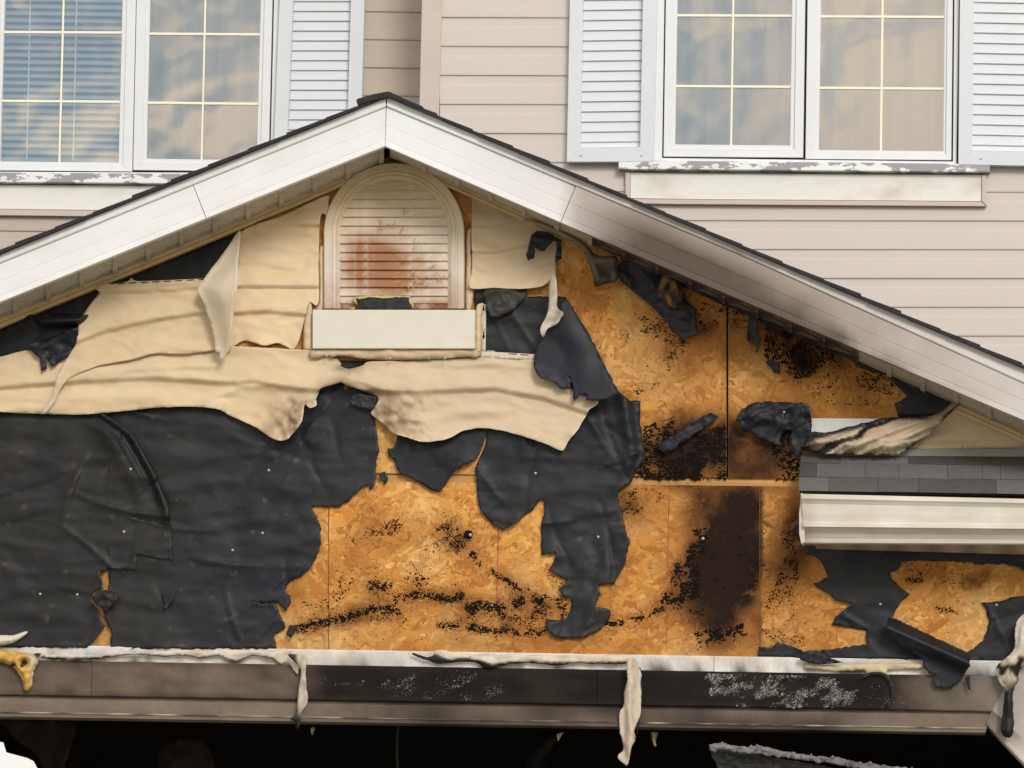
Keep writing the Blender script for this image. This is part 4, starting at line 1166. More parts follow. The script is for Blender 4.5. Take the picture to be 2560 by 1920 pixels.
sheet('siding_sheet', [tr('D -220,660 0,648 180,606 420,640 700,640 1100,605 1450,585 1480,578 2000,608 2006,624 2110,642 2180,672 2196,700 E 0,705 30,720 60,724 110,715 150,700 190,679 400,672 870,655 930,652 1240,668 1300,700 1500,860 1660,930 1602,988 1590,1012 1560,1062 1520,1130 1475,1180 1440,1245 1415,1250 1300,1200 1130,1145 1000,1115 900,1105 790,1125 700,1170 600,1192 520,1192 430,1165 340,1135 270,1070 205,1020 210,985 240,950 240,905 160,872 80,845 20,820 0,812 D 2130,830 2065,850 2050,880 2030,920 2035,960 1992,975 1960,955 1950,1010 1940,1060 1900,1120 1850,1175 1800,1186 1740,1165 1650,1105 1560,1060 1470,1020 1420,990 1350,976 1200,968 1000,975 850,992 700,1006 500,1020 300,1016 100,1010 0,1002 -220,995')],
      -.036, MT['vinyl'], d_s3, res=6, curl=.012, curlw=14, jag=1.0, col=c_s3, seed=4, label='long sagging beige siding strip melted into two drooping lobes across the gable', cat='siding', group=siding)
sheet('nailing_hem', [tr('E 905,612 1265,632 1262,668 905,652')]+[tr(f'E {a},{b} {a+52},{b+3} {a+52},{b+9} {a},{b+6}') for a, b in ((945, 607), (1085, 626), (1160, 632))], -.045, MT['vinyl'], res=6, smooth=False, col=lambda x, y, d: (.64, .55, .43),
      label='thin slotted nailing hem right of the boxed panel', cat='siding')
lap4 = tr('B 800,1455 1000,1462 1300,1450'); lap4b = tr('B 820,1620 1000,1622 1200,1580')
def d_s4(x, y, d):
    return rip(x, y, 3)+crease(lap4, x, y, 2.2, .020)+crease(lap4b, x, y, 2.2, .018)+.010*fbm(x*.01, y*.016, 6.1, 2)+.03*sstep(1330, 1385, x)*sstep(640, 690, y)+.02*sstep(680, 725, y)
sheet('siding_sheet', [tr('B 850,1300 838,1262 900,1285 1000,1328 1200,1412 1300,1450 1420,1540 1400,1600 E 1388,0 1386,120 1368,112 1340,165 1280,198 1150,211 1000,205 834,204 846,100 850,0 B 846,1500')],
      -.022, MT['vinyl'], d_s4, res=5, curl=.014, curlw=12, col=lambda x, y, d: mixc(vc(x, y), (.34, .25, .15), .6*gauss(y-interp([(1150, 500), (1400, 600)], x), 45)), seed=5, label='melted beige siding panel right of the arched vent', cat='siding', group=siding)
# shrivelled strip dangling from its corner
sheet('siding_strip', [tr('E 1362,118 1384,112 1396,250 1398,330 1436,366 1424,395 1392,440 1335,468 1312,521 1300,515 1289,488 1292,455 1332,372 1342,300 1346,200')], -.115, MT['vinyl'],
      lambda x, y, d: .03*math.sin((y-690)*.022+x*.05)+.012*fbm(x*.04, y*.04, 2, 2), res=5, curl=.01, curlw=7, col=lambda x, y, d: mixc((.62, .56, .47), (.40, .33, .25), max(0, min(1, .4+fbm(x*.05, y*.03, 1, 2)))), seed=6, label='twisted pale strip dangling over black felt below the right siding panel', cat='siding')
# browned drape hanging from the rake
sheet('siding_strip', [tr('B 1230,1412 1400,1468 1560,1556 1650,1640 E 1770,0 1786,60 1784,155 1700,180 1642,196 1628,130 1595,40 B 1580,1640 1500,1565 1350,1492 1240,1440')], -.05, MT['vinyl'],
      lambda x, y, d: .03*gauss(d-12, 10)+.02*sstep(640, 700, y)+.01*fbm(x*.03, y*.03, 5, 2), res=6, curl=.01, curlw=8,
      col=lambda x, y, d: mixc(mixc((.36, .26, .15), (.16, .12, .085), sstep(560, 640, y)+.4*fbm(x*.03, y*.05, 3, 2)), (.025, .022, .02), sstep(650, 700, y)*.8*max(0, min(1, .7+fbm(x*.04, y*.02, 3, 2)))), seed=7, label='browned siding drape hanging from the right rake above bare strand board', cat='siding')
sheet('siding_strip', [tr('V 1425,612 1440,592 1462,600 1476,625 1474,650 1462,664 1448,662 1436,650 1424,640')], -.075, MT['vinyl'], lambda x, y, d: .03*gauss(d-14, 9), res=5, curl=.006,
      col=lambda x, y, d: mixc((.30, .16, .05), (.03, .025, .02), max(0, min(1, .55+1.2*fbm(x*.06, y*.03, 3, 3)))), seed=8, label='small curled scorched scrap on the black felt under the right rake', cat='siding')
# right hand corner: intact wall siding, burnt twisted bundle
sheet('siding_sheet', [tr('F 1440,1236 1620,1110 1740,945 1800,946 2212,1150 3000,1500 3000,1262 2212,1236')[:5]+[(1700+K*2212, 640+K*1150), (2900, 1222), (2900, 1140), (1700+K*2212, 640+K*1238)]], -.02, MT['vinyl'],
      lambda x, y, d: crease(tr('F 1400,1195 2212,1198 3000,1205'), x, y, 3, .012)+.012*fbm(x*.01+y*.02, y*.02, 6, 2), res=8, col=lambda x, y, d: mixc(vc(x, y), (.50, .36, .20), .45), seed=9, label='tan siding remnant under the rake at far right above the shingles', cat='siding', group=siding)
def c_b(x, y, d):
    w = .6*fbm(x*.01, y*.014, 4, 2); n = fbm((x+2.2*y)*.009+w, (y+.32*x)*.024-w, 2, 4)
    c = mixc((.60, .52, .36), (.50, .37, .26), max(0, min(1, .5+1.1*n)))
    tl = interp(tr('F 778,1180 950,1135 1150,1085 1300,1046 1640,1022 1765,940'), x); c = mixc(c, (.015, .013, .012), (1-sstep(6, 13, y-tl+8*n))*(1-sstep(2300, 2350, x)))
    return mixc(c, (.02, .017, .015), max(0, min(1, 1.5*math.exp(-d/7)*(.5+.9*fbm(x*.02, y*.02, 6, 3))+sstep(.34, .5, fbm((x+2.2*y)*.008+w, (y+.32*x)*.02+w, 12, 3))+.9*(1-sstep(2010, 2060, x)))))
sheet('siding_bundle', [tr('F 778,1240 815,1190 830,1150 860,1130 950,1135 1050,1105 1150,1085 1300,1046 1500,1030 1640,1022 1720,960 1765,940 1800,950 1770,985 1700,1050 1560,1180 1440,1252 1380,1277 1200,1277 980,1272 900,1272')], -.06, MT['vinyl'],
      lambda x, y, d: .045*sstep(0, 26, d)+(lambda w: .075*(.5-abs(fbm((x+2.2*y)*.009+w, (y+.32*x)*.020-w, 9, 3))))(.5*fbm(x*.01, y*.014, 4, 2)), res=5, curl=.01, curlw=7, col=c_b, jag=2.5, seed=10, label='crumpled burnt siding bundle with black edges on the pent roof', cat='siding')

# ------------------------------------------------------------------ torn black felt
def fc(x, y, d=99):
    n = fbm(x*.004, y*.005, 9, 3)
    c = mixc((.0175, .0182, .0195), (.009, .0105, .0175), max(0, min(1, .5+1.2*n)))
    c = mixc(c, (.0155, .0145, .0135), .75*(1-sstep(300, 520, x+40*n))*sstep(1000, 1100, y))
    sc = fbm(x*.03, y*.05, 14, 4)
    if sc > .62: c = mixc(c, (.09, .075, .055), min(.6, (sc-.62)*3))
    return c
def wr(seed, a=.006, s=.008, st=2.2):
    rr = random.Random(seed*7+1); lines = []
    for _ in range(110):
        cx, cy, an, L = rr.uniform(0, 2500), rr.uniform(620, 1640), rr.gauss(0, .55)+rr.choice([0, 0, 1.2, -.9]), rr.uniform(60, 260)
        lines.append((cx, cy, math.cos(an), math.sin(an), L, rr.uniform(.5, 1.6)*rr.choice([1, -.7]), rr.uniform(2.5, 8)))
    def creases(x, y):
        v = 0.0
        for cx, cy, ca, sa, L, h, w in lines:
            dx, dy = x-cx, y-cy
            if abs(dx) > 280 or abs(dy) > 280: continue
            u = dx*ca+dy*sa; t = -dx*sa+dy*ca+.0008*u*u
            if abs(u) < L and abs(t) < 4*w: v += h*math.exp(-abs(t)/w)*(1-(u/L)**2)
        return v
    base = wr0(seed, a, s, st)
    return lambda x, y, d: base(x, y, d)+a*2.2*creases(x, y)+a*1.8*(.5-abs(fbm(x*.004, y*.014, seed+2, 2)))
def wr0(seed, a=.006, s=.008, st=2.2):
    return lambda x, y, d: .5*a+a*fbm(x*s, y*s*st, seed, 4)+.25*a*math.sin(x*.05+3*fbm(x*.01, y*.01, seed, 2))
def felt(pts, Y, disp, label, seed, jag=3, res=7, curl=.004, curlw=6, holes=(), col=fc, name='felt_sheet', group='torn black felt pieces', smooth=False, nails=(), thick=.0008):
    o = sheet(name, [tr(pts)]+[tr(h) for h in holes], Y, MT['felt'], disp, res=res, jag=jag, jscale=.07, smooth=smooth, curl=curl, curlw=curlw, col=col, seed=seed, thick=thick, label=label, cat='felt', group=group)
    for p in nails:
        x, y = tr(p)[0]
        disc('nail', at(x, y, Y-disp(x, y, 50)-.001), .006, MT['nail'], o, h=.004)
    return o
def crm(x, y, a):
    return a*(.35+1.1*(.55-abs(fbm(x*.021, y*.026, a*900, 3))))
# left field
d_a = wr(31, .006)
fold = tr('D 640,990 860,1150 1000,1400 1085,1620')
def d_fa(x, y, d):
    fx = interp([(q[1], q[0]) for q in fold], max(1020, min(1275, y))) if y > 1000 else 300
    r = .055*gauss(x-fx+6, 11)*sstep(1000, 1060, y)*(1-sstep(1270, 1330, y))+.022*gauss(x-fx+60, 26)*sstep(1030, 1090, y)*(1-sstep(1180, 1300, y))
    return d_a(x, y, d)+r+.02*gauss(x-fx+38, 7)*sstep(1040, 1090, y)*(1-sstep(1150, 1230, y))
felt('D 700,940 760,1000 1000,960 2060,820 2200,800 2212,840 E 20,870 80,840 230,905 205,1015 230,1070 245,1160 250,1250 240,1350 235,1420 220,1470 196,1502 185,1475 140,1480 100,1530 50,1580 0,1612 D 2100,1616 2000,1605 2012,1640 G 2010,0 2050,60 2066,140 2055,260 2010,350 1960,410 1890,450 1835,490 1845,530 1870,570 1865,610 1842,655 1790,600 1760,592 1700,600 1610,582 1700,607 1770,600 1815,690 1832,750 1820,772 1765,800 1775,840 1785,890 1000,890 716,890 712,780 690,740 665,650 680,560 696,500 696,400 690,300 690,100 D 690,1500', -.0105, wr(33, .006),
     'wide black felt sheet left of the bare strand board, ragged right edge', 33, jag=4.5, nails=('D 1728,1378', 'G 1688,148', 'G 1495,258'))
felt('D -220,985 0,985 640,990 860,1150 1000,1400 1085,1590 G 1100,100 1112,325 1040,318 960,303 880,290 872,388 780,384 694,372 670,400 640,380 655,460 668,505 600,520 590,590 625,640 640,700 682,742 640,800 560,885 0,880 -300,880', -.016, d_fa,
     'black felt sheet at far left with a long diagonal fold', 34, jag=3, nails=('D 840,1370', 'G 797,140', 'G 258,540', 'G 497,543'))
felt('G 592,560 640,515 700,512 755,520 752,570 740,600 682,652 640,620 600,590', -.045, lambda x, y, d: crm(x, y, .02), 'small square felt flap curled over the split near the left corner', 35, jag=1, res=5)
felt('G 1035,540 1055,525 1128,515 1110,580 1070,640 1040,625 1060,610', -.022, lambda x, y, d: crm(x, y, .012), 'small triangular tear curling out of the left felt', 36, jag=1, res=5)
felt('D -220,700 -220,520 0,468 300,345 640,200 1180,-12 A 1560,1470 D 1500,150 1400,640 500,800', -.0095, wr(38, .004), 'dark felt under the left rake behind the siding panels', 38, jag=0, res=12)
felt('D 150,405 190,378 360,372 580,372 560,410 520,448 420,455 260,458 235,430 215,398', -.05, lambda x, y, d: .045*sstep(0, 16, d), 'rolled felt tube under the left rake', 39, jag=1, res=6, curl=0)
felt('D 178,572 300,530 505,455 500,545 440,640 332,716 302,660 288,655 306,722 268,744 255,655 215,622', -.05, lambda x, y, d: crm(x, y, .02)+.02*fbm(x*.012, y*.02, 4, 2), 'shiny torn felt flap hanging over the siding at far left', 40, jag=1.5, res=6)
# middle
felt('E 862,205 1195,205 1205,260 1450,262 1500,340 1600,500 1700,700 1790,868 1862,930 1936,930 1926,1050 1950,1180 1957,1290 1900,1400 1872,1450 1792,1520 1790,1600 H 1822,0 1815,50 1838,130 1862,210 1850,270 1830,350 1790,430 1760,482 1690,470 1655,490 1682,540 1650,590 1640,620 1738,640 1738,690 1690,760 1570,822 1430,828 1370,818 1325,772 1325,700 1400,710 1460,690 1482,640 1492,570 1430,562 1405,505 1462,462 1400,420 1340,390 1380,320 1392,265 1295,292 1295,100 1312,8 E 1312,1580 1300,1560 1240,1630 H 1150,70 1045,132 960,78 905,0 E 905,1659 885,1560 880,1500 870,1370 900,1290 940,1200 948,1125 900,1000 870,640', -.0105,
     lambda x, y, d: wr(41, .007)(x, y, d)+.030*gauss(x-interp([(1000, 1560), (1130, 1580), (1190, 1560)], y)-0, 16)*sstep(960, 1010, y)*(1-sstep(1160, 1220, y))+.014*fbm(x*.02+y*.012, y*.01-x*.012, 4, 2)*sstep(1320, 1400, y),
     'tall black felt sheet between the two bare boards, dropping to a pointed foot', 41, jag=2.5, nails=('E 1257,1397', 'H 1660,173'))
felt('E 1292,530 1265,600 1240,680 1252,740 1290,790 1340,800 1390,822 1412,850 1480,856 1486,790 1460,764 1482,790 1500,850 1500,942 1540,905 1588,888 1582,922 1650,932 1720,915 1786,888 1740,790 1700,705 1600,505 1500,343 1452,265 1420,330 1340,450', -.08,
     lambda x, y, d: .02*fbm(x*.008, y*.008, 7, 2)+.03*sstep(880, 990, y)+.01*math.sin(x*.03-y*.02), 'navy black felt flap hanging over the right end of the siding strip', 42, jag=3.5, col=lambda x, y, d: mixc(fc(x, y), (.016, .018, .030), .6))
felt('E 872,300 935,215 1190,212 1205,225 1190,270 1110,350 1030,390 970,395 940,330 930,250', -.03, lambda x, y, d: crm(x, y, .03)*gauss(x-1230, 60)+.01*fbm(x*.02, y*.03, 2, 2), 'sooty curled felt under the right siding panel beside the vent', 43, jag=1, res=6, col=lambda x, y, d: (.035, .031, .028))
felt('E 375,1140 345,1240 308,1240 308,1292 350,1312 380,1400 470,1432 560,1490 642,1522 690,1450 720,1400 800,1342 862,1320 905,1260 948,1125 800,1090 600,1170', -.02, lambda x, y, d: .012*gauss((x-1130)-(y-1110)*.5, 40)*sstep(1100, 1150, y)+.008*fbm(x*.015, y*.015, 9, 3), 'drooping felt tongue below the siding strip over the board joint', 44, jag=2.5, res=6)
felt('E 244,1402 290,1384 312,1432 290,1472 262,1432', -.012, lambda x, y, d: .006, 'tiny diamond felt scrap left of the drooping tongue', 45, jag=1, res=5)
felt('E -20,700 0,672 190,676 150,700 70,728 20,724', -.02, lambda x, y, d: 0.0, 'black felt gap under the middle of the boxed panel', 46, jag=1, res=6) 
felt('E 65,950 80,895 100,880 232,905 236,950 200,1000', -.03, lambda x, y, d: crm(x, y, .02), 'short rolled felt stub in the notch of the siding strip', 47, jag=1, res=5)
# black scrap beside the vent's right hand panel
felt('B 1265,1485 1340,1492 1418,1540 1428,1640 E 1430,15 1385,38 B 1392,1600 1388,1556 1368,1550 1312,1616 1280,1612 1256,1592 1246,1659 E 1206,27 1196,0 B 1214,1590 1225,1520', -.06, lambda x, y, d: crm(x, y, .02)+.012*fbm(x*.03, y*.03, 2, 2), 'black burnt scrap on the upper corner of the right siding panel', 48, jag=2, res=5)
# right hand side
felt('V 1330,580 1345,560 1400,572 1470,610 1482,650 1504,668 1506,725 1470,733 1440,695 1400,655 1340,608', -.03, lambda x, y, d: .02*fbm(x*.02, y*.02, 3, 3)+crm(x, y, .02), 'wrinkled diagonal felt strip under the right rake', 49, jag=2, res=6, col=lambda x, y, d: mixc(fc(x, y), (.05, .05, .052), .4))
felt('F 455,945 560,934 800,944 832,970 846,1060 842,1150 800,1200 790,1245 765,1312 740,1282 705,1160 722,1118 670,1118 638,1190 656,1217 580,1202 560,1180 500,1172 470,1132 390,1122 402,1080 358,1060 390,1000', -.04, lambda x, y, d: crm(x, y, .035)*gauss(y-1030, 45)+.016*fbm(x*.02, y*.02, 5, 3), 'crumpled felt fold left of the white metal flashing', 50, jag=2.5, res=6, nails=('F 668,1002',))
felt('E 2020,1230 2212,1110 F 60,1070 110,1045 200,1005 256,1028 200,1075 150,1100 60,1172 0,1200 E 2160,1240 2080,1260', -.02, lambda x, y, d: crm(x, y, .02), 'slanting felt roll on the charred board', 51, jag=2, res=6)
felt('F 430,545 428,470 440,400 472,343 490,350 500,450 516,570 502,622 484,616 492,572 450,562', -.03, lambda x, y, d: crm(x, y, .02), 'narrow leaf shaped felt shred hanging below the right rake', 52, jag=1.5, res=5, col=lambda x, y, d: (.045, .037, .03))
felt('F 548,676 600,664 640,706 641,762 602,750 580,712', -.02, lambda x, y, d: crm(x, y, .012), 'small loose felt chip on the board under the large scorch', 53, jag=1, res=5)
felt('F 1120,702 1150,650 1300,715 1330,725 1500,800 1770,925 1700,1010 1650,1024 1405,1034 1380,952 1462,905 1300,742 1250,752', -.012, wr(54, .006), 'dark felt corner under the lower right rake', 54, jag=2, res=7)
felt('I 735,105 770,90 775,230 2800,270 2800,985 2150,972 500,945 500,880 590,885 632,848 700,868 800,906 900,900 1205,862 1192,776 975,736 1000,690 1060,640 1112,600 1000,580 960,540 856,482 952,430 908,330 872,300 800,270 770,200', -.010, wr(55, .006),
     'black felt sheet under the gutter at right with an hourglass shaped hole', 55, jag=3, holes=('I 1350,400 1412,382 1425,330 1500,325 1700,330 1880,335 1890,350 2000,348 2100,350 2180,370 2212,392 2330,430 2300,545 2212,548 2130,560 2070,588 1930,600 1965,630 1982,690 1980,760 1950,840 1850,918 1370,690 1385,650 1420,590 1478,540 1420,500 1370,450',), nails=('I 1288,605', 'I 2035,610'))
def d_c(x, y, d):
    t = (y-interp(tr('I 1335,700 1860,930'), x))
    return .07*gauss(t-22, 20)+.03
felt('I 1340,695 1400,712 1860,930 1868,1000 1800,1100 1742,1146 1640,1142 1618,1082 1650,1062 1600,1050 1562,1000 1560,960 1500,925 1400,862 1335,792 1328,740', -.03, d_c, 'large felt flap rolled down from the hourglass hole over the header', 56, jag=2, res=6)
felt('I 1835,1080 1862,1060 1870,1160 1852,1150', -.05, lambda x, y, d: .01, 'thin pointed felt shred at the tip of the rolled flap', 57, jag=1, res=5)
felt('I 770,932 800,918 880,915 960,950 1046,980 930,992 830,985 772,962', -.05, lambda x, y, d: crm(x, y, .02), 'flat felt scrap lying across the pale flashing strip', 58, jag=1.5, res=5)
felt('G 1840,800 1855,745 1905,735 1900,790 1870,820', -.03, lambda x, y, d: crm(x, y, .012), 'small felt crumb at the lower right tip of the left felt', 59, jag=1.5, res=5)
disc('washer', at(*tr('H 825,158')[0], -.01), .019, MT['tar'], panel_objs[3], h=.004, n=14)
for p in ('H 838,160', 'I 148,183'):
    disc('nail', at(*tr(p)[0], -.02), .007, MT['nail'], panel_objs[3], h=.004)

# ------------------------------------------------------------------ melted strips and debris along the header
def c_strip(base, seed, w=9, amt=1.0):
    def f(x, y, d):
        n = fbm(x*.02, y*.02, seed, 3)
        c = mixc(base, (.48, .40, .30), max(0, min(1, .3+.8*n)))
        return c
    return f
def burnt_lower(line, base, seed):
    def f(x, y, d):
        c = c_strip(base, seed)(x, y, d)
        yb = interp(line, x); return mixc(c, (.014, .012, .011), sstep(-9, -3, y-yb+3*fbm(x*.05, y*.02, seed, 2)))
    return f
lb1 = tr('G 290,955 480,965 700,950 850,940 1050,950 1200,945 1290,962 1400,948 1480,975 1530,980 1620,945 1740,960 1800,1000 1900,1060')
sheet('melted_trim', [tr('G 250,935 420,925 620,935 740,920 900,915 1100,905 1400,900 1700,900 1850,905 1960,940 1970,965 1940,990 1905,1060 1860,985 1800,985 1770,975 1740,955 1620,938 1530,972 1480,966 1400,938 1290,955 1200,936 1050,943 850,930 700,950 480,968 290,955')], -.045, MT['vinyl'], lambda x, y, d: .014*fbm(x*.02, y*.05, 3, 3)+.003*sstep(0, 8, d), res=5, jag=2, col=burnt_lower(lb1, (.62, .56, .46), 4), seed=70, label='melted pale trim with scalloped black edge on the left half of the header', cat='trim')
sheet('melted_trim', [tr('H 600,935 610,905 640,898 700,905 800,930 900,935 1300,930 1600,930 1850,940 1850,985 1700,990 1500,985 1400,1000 1250,985 1100,990 980,1015 920,1010 890,985 800,975 700,985 620,985 560,965 470,935 465,915 540,940')], -.045, MT['vinyl'], lambda x, y, d: .014*fbm(x*.02, y*.05, 6, 3)+.003*sstep(0, 8, d), res=5, jag=2,
      col=burnt_lower(tr('H 460,915 600,935 700,975 800,965 890,975 980,1005 1100,985 1400,990 1850,988'), (.64, .57, .45), 5), seed=71, label='melted trim strip with charred lower edge in the middle of the header', cat='trim')
sheet('melted_trim', [tr('I 835,985 950,995 1100,990 1300,985 1550,985 1550,1020 1345,1030 1345,1065 1290,1050 1200,1050 1180,1030 1000,1035 880,1025 800,1015')], -.04, MT['vinyl'], lambda x, y, d: .010*fbm(x*.03, y*.05, 8, 3)+.008*sstep(0, 8, d), res=5, jag=1.5, col=c_strip((.60, .49, .30), 8), seed=72, label='tan melted trim remnant near the right end of the header', cat='trim')
sheet('hanging_strip', [tr('G 1850,930 1960,935 1972,965 1965,1050 1978,1210 1965,1260 1940,1300 1930,1380 1905,1405 1895,1360 1870,1340 1900,1310 1910,1240 1925,1140 1935,1040 1910,990')], -.07, MT['vinyl'], lambda x, y, d: .004*sstep(0, 8, d)+.02*math.sin(y*.03+x*.08), res=5, jag=1.5,
      col=lambda x, y, d: mixc(mixc((.58, .52, .42), (.34, .28, .21), max(0, min(1, .5+fbm(x*.05, y*.03, 2, 2)))), (.014, .012, .011), max(sstep(1765, 1800, y), .95*(1-sstep(738, 748, x-(y-1650)*.02)))), seed=73, label='melted strip bent down across the left part of the header', cat='trim')
sheet('hanging_strip', [tr('H 1845,960 1900,962 1925,1010 1936,1060 1930,1130 1940,1180 1932,1300 1918,1360 1895,1420 1900,1475 1875,1530 1850,1635 1825,1630 1790,1600 1792,1570 1820,1540 1812,1460 1798,1420 1800,1300 1822,1260 1826,1180 1848,1090')], -.07, MT['vinyl'],
      lambda x, y, d: .022*math.sin((x-1560)*.11)+.016*fbm(x*.03, y*.025, 3, 3), res=5, jag=1.5, col=lambda x, y, d: mixc((.62, .52, .41), (.44, .35, .27), max(0, min(1, .4+fbm(x*.05, y*.015, 6, 2)))), seed=74, label='long pale strip hanging from the header into the dark opening', cat='trim')
sheet('hanging_strip', [tr('H 1925,1010 1945,1080 1942,1200 1932,1300 1920,1380 1906,1450 1915,1360 1922,1250 1926,1130')], -.055, MT['char'], None, res=5, jag=2, seed=75, label='charred black edge beside the long pale hanging strip', cat='trim')
sheet('melted_trim', [tr('G -200,830 0,805 80,805 165,780 174,792 120,835 40,868 -200,900')], -.04, MT['vinyl'], lambda x, y, d: .02*sstep(0, 12, d), res=5, col=lambda x, y, d: (.64, .58, .49), seed=76, label='pale curled trim end at the left edge above the header', cat='trim')
def c_foam(x, y, d):
    n = fbm(x*.04, y*.04, 3, 3); return mixc(mixc((.62, .36, .08), (.64, .52, .34), sstep(62, 85, x-(y-1660)*.15)), (.03, .018, .008), max(0, min(1, (n-.28)*6)))
sheet('melted_foam', [tr('G -200,890 0,895 90,910 200,922 285,925 255,960 230,1010 210,1080 200,1140 176,1165 150,1150 140,1090 110,1040 60,1000 0,980 -200,990'), tr('G 140,970 165,965 170,990 150,1000'),], -.06, MT['foam'], lambda x, y, d: .025*sstep(0, 12, d)+.015*fbm(x*.04, y*.04, 2, 3), res=4.5, jag=2, col=c_foam, seed=77, label='drip of burnt yellow foam over the header at far left', cat='foam')
def c_r(x, y, d):
    n = fbm(x*.03, y*.02, 4, 3); c = mixc((.62, .57, .48), (.45, .33, .17), max(0, min(1, .35+n)))
    return mixc(c, (.016, .014, .012), max(sstep(1690, 1730, y+20*n), max(0, min(1, (n-.2)*4))))
sheet('hanging_strip', [tr('I 2260,640 2212,665 2170,710 2155,780 2150,880 2100,950 2040,1000 2040,1060 2060,1120 2085,1170 2075,1300 2060,1420 2090,1460 2130,1455 2145,1390 2140,1180 2175,1100 2180,1050 2212,990 2260,960')], -.08, MT['vinyl'],
      lambda x, y, d: .03*sstep(0, 14, d)+.03*fbm(x*.025, y*.012, 3, 3), res=5, jag=2, curl=.012, curlw=8, col=c_r, seed=78, label='melted trim twisted down the right end of the header, black at its tip', cat='trim')
sheet('hanging_strip', [tr('I 1170,1080 1220,1045 1290,1045 1345,1070 1378,1120 1385,1190 1365,1240 1340,1268 1330,1240 1358,1200 1355,1140 1330,1090 1290,1062 1225,1062')], -.045, MT['char'], lambda x, y, d: .01, res=5, jag=1, seed=79, label='black melted loop on the header right of the white scuffs', cat='trim')
# flaked paint on the header
rs = random.Random(9)
def flakes(s, n, r0, r1, name, thr, Y=-.0395, mk='flake'):
    P = tr(s); xs = [p[0] for p in P]; yv = [p[1] for p in P]
    C = np.array([(rs.uniform(min(xs), max(xs)), rs.uniform(min(yv), max(yv))) for _ in range(n)]); ins = pip(C, [P]); de = bdist(C, [P])
    V, F = [], []
    for (x, y), i, e in zip(C, ins, de):
        if not i or fbm(x*.022+y*.01, y*.03, 3, 3)+.35*sstep(0, 40, e) < thr+rs.uniform(-.3, .4): continue
        a = rs.gauss(-.9, .5); q_ = 1 if rs.random() > .06 else 2.6; L = q_*rs.uniform(r0, r1)*1.05; w = q_*rs.uniform(r0, r1)*.55; b = len(V); z = Y-rs.random()*.003
        ca, sa = math.cos(a), math.sin(a)
        for u, v in ((-1, -.3), (-.2, -1), (1, -.2), (.3, 1)):
            V.append(at(x+u*L*ca-v*w*sa, y+u*L*sa+v*w*ca, z))
        F.append([b, b+1, b+2, b+3])
    return link(name, mesh(name, V, F), MT[mk], garage, kind='stuff')
MT['flake'] = M('flaked_paint', (.33, .30, .28), .7, .5, 30)
MT['smear'] = M('ash_smear', (.075, .068, .064), .9, .5, 30)
flakes('I 150,1110 200,1064 700,1070 900,1085 1100,1160 1100,1260 1000,1275 400,1268 220,1200', 1100, 1.2, 3.6, 'ash_smear', .25, -.0375, 'smear')
flakes('H 170,1040 350,1030 900,1050 1030,1080 1060,1220 700,1225 350,1200 180,1130', 400, 1.2, 3.4, 'ash_smear', .3, -.0375, 'smear')
flakes('I 130,1110 180,1052 700,1062 800,1066 1000,1080 1150,1160 1130,1260 1000,1275 380,1268 200,1200', 11000, .45, 1.7, 'paint_flakes', .27)
flakes('H 170,1022 350,1012 900,1040 1030,1080 1060,1220 700,1225 350,1200 180,1130 G 1990,1130 2080,1050', 2600, .4, 1.3, 'paint_flakes', .42)
flakes('I 1200,1100 1600,1180 1500,1290 1200,1290', 160, .6, 1.6, 'paint_flakes', .2)

# charred timber and debris inside
def charred(name, pts, Y, depth, mat, label, seed, thick=.02):
    P = tr(pts)
    return sheet(name, [P], Y, mat, lambda x, y, d: .010*sstep(0, 10, d)+.022*fbm(x*.03, y*.06, seed, 5), res=4, jag=3, thick=.004, seed=seed, label=label, cat='debris')
o = charred('charred_beam', 'I 205,1515 290,1535 500,1575 800,1625 1100,1680 1400,1740 1400,1850 700,1800 290,1680 225,1620 195,1560', -.20, .12, MT['char'], 'charred beam end jutting into the opening at lower right', 81)
prism('beam_core', tr('I 215,1535 500,1585 1100,1690 1400,1750 1400,1840 700,1790 290,1670 235,1610'), -.185, .14, MT['char'], o)
sheet('ash_crust', [tr('I 195,1515 260,1500 420,1525 520,1515 650,1545 850,1580 1000,1590 1060,1605 1250,1635 1500,1665 1500,1700 1100,1650 900,1620 640,1590 400,1560 290,1540 210,1550')], -.245, MT['ash'], lambda x, y, d: .006*sstep(0, 10, d)+.03*abs(fbm(x*.05, y*.08, 2, 5)), res=3.5, jag=3, seed=82, thick=.01, parent=o)
V = [];
def rod(name, pts, r, mat, label, cat):
    cu = bpy.data.curves.new(name, 'CURVE'); cu.dimensions = '3D'; sp = cu.splines.new('POLY'); sp.points.add(len(pts)-1)
    for i, p in enumerate(pts): sp.points[i].co = (*p, 1)
    cu.bevel_depth = r; cu.bevel_resolution = 2
    tmp = bpy.data.objects.new('tmp', cu); COL.objects.link(tmp)
    me = bpy.data.meshes.new_from_object(tmp.evaluated_get(bpy.context.evaluated_depsgraph_get())); bpy.data.objects.remove(tmp)
    me.materials.clear()
    return link(name, me, mat, None, label, cat, smooth=True)
rod('wire', [at(x, y, .9) for x, y in tr('H 376,1385 368,1450 366,1560 372,1640 368,1760')], .006, MT['wire'], 'thin wire hanging in the dark garage opening', 'wire')
def crumb(s, Y, label, seed):
    sheet('insulation_scrap', [tr(s)], Y, MT['foam'], lambda x, y, d: .01*sstep(0, 5, d), res=3, jag=1.5, seed=seed, col=lambda x, y, d: (.42, .31, .14), label=label, cat='scrap', group='tiny yellow scraps hanging below the door frame')
crumb('H 1395,1440 1435,1430 1420,1460 1405,1485', .05, 'tiny yellow scrap dangling left of the long hanging strip', 90)
crumb('H 2000,1430 2045,1430 2030,1480 2035,1520 2015,1510', .05, 'yellow scrap dangling right of the long hanging strip', 91)
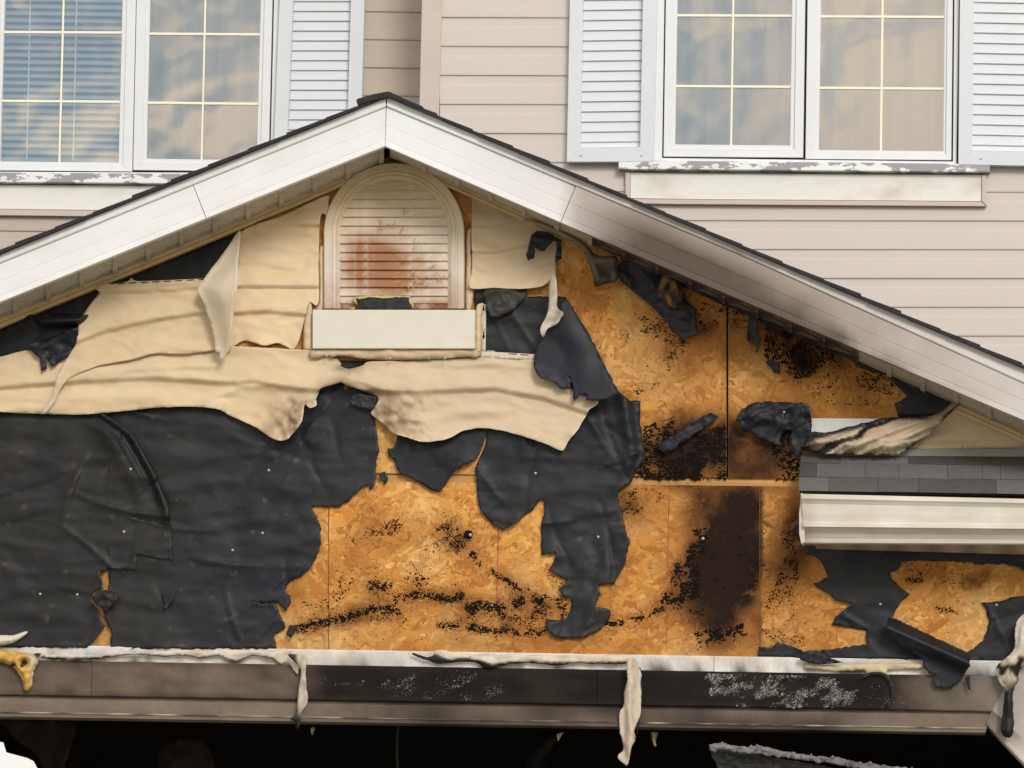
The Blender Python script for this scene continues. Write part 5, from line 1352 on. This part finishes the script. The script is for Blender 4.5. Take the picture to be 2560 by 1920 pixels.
crumb('G 2000,1395 2025,1400 2010,1445 1998,1430', .05, 'tiny yellow scrap dangling right of the bent strip', 92)
sheet('insulation_batt', [tr('G 0,1345 300,1350 480,1370 470,1500 420,1640 400,1760 300,1760 260,1620 200,1540 100,1480 60,1420')], 1.2, MT['pink'], lambda x, y, d: .12*fbm(x*.012, y*.008, 2, 3), res=12, jag=5, seed=95, label='sagging soot brown insulation batt inside the opening at left', cat='insulation')
sheet('insulation_batt', [tr('G 1020,1659 1030,1540 1100,1480 1250,1470 1340,1520 1375,1659 1360,1800 1030,1800')], 1.6, MT['pink'], lambda x, y, d: .12*fbm(x*.02, y*.012, 5, 3), res=12, jag=5, seed=96, label='dim hanging brown insulation lump in the dark opening left of centre', cat='insulation')
sheet('duct', [tr('H 1190,1659 1210,1590 1270,1500 1340,1440 1400,1440 1370,1520 1330,1600 1320,1760 1180,1760')], 1.4, MT['char'], lambda x, y, d: .1*sstep(0, 40, d), res=12, jag=2, seed=97, label='sooty curved duct dimly visible in the opening near the centre', cat='duct')

# ------------------------------------------------------------------ white house added far behind so the burnt rear opening shows bright
nb = thing('added_white_house', 'overexposed white house glimpsed through the burnt opening at lower left', 'house', Vector((at(30, 1900, 45).x, 45, 0)))
_nx = at(30, 1900, 45).x
box('wall', (_nx-7, 45, 0), (_nx+7, 53, 5.6), M('bright_white_paint', (.88, .88, .88), .5, .02), nb)
V = [(_nx-7.5, 44.4, 5.5), (_nx+7.5, 44.4, 5.5), (_nx+7.5, 53.6, 5.5), (_nx-7.5, 53.6, 5.5), (_nx-7.5, 49, 8), (_nx+7.5, 49, 8)]
link('roof', mesh('roof', V, [[0, 1, 5, 4], [2, 3, 4, 5], [0, 4, 3], [1, 2, 5], [3, 2, 1, 0]]), MT['shingle'], nb)
for dx in (-4, 4.5):
    w_ = box('window', (_nx+dx-.6, 44.95, 3.6), (_nx+dx+.6, 45.02, 4.8), MT['white'], nb)
    box('pane', (_nx+dx-.5, 44.93, 3.7), (_nx+dx+.5, 44.96, 4.7), MT['room'], w_)
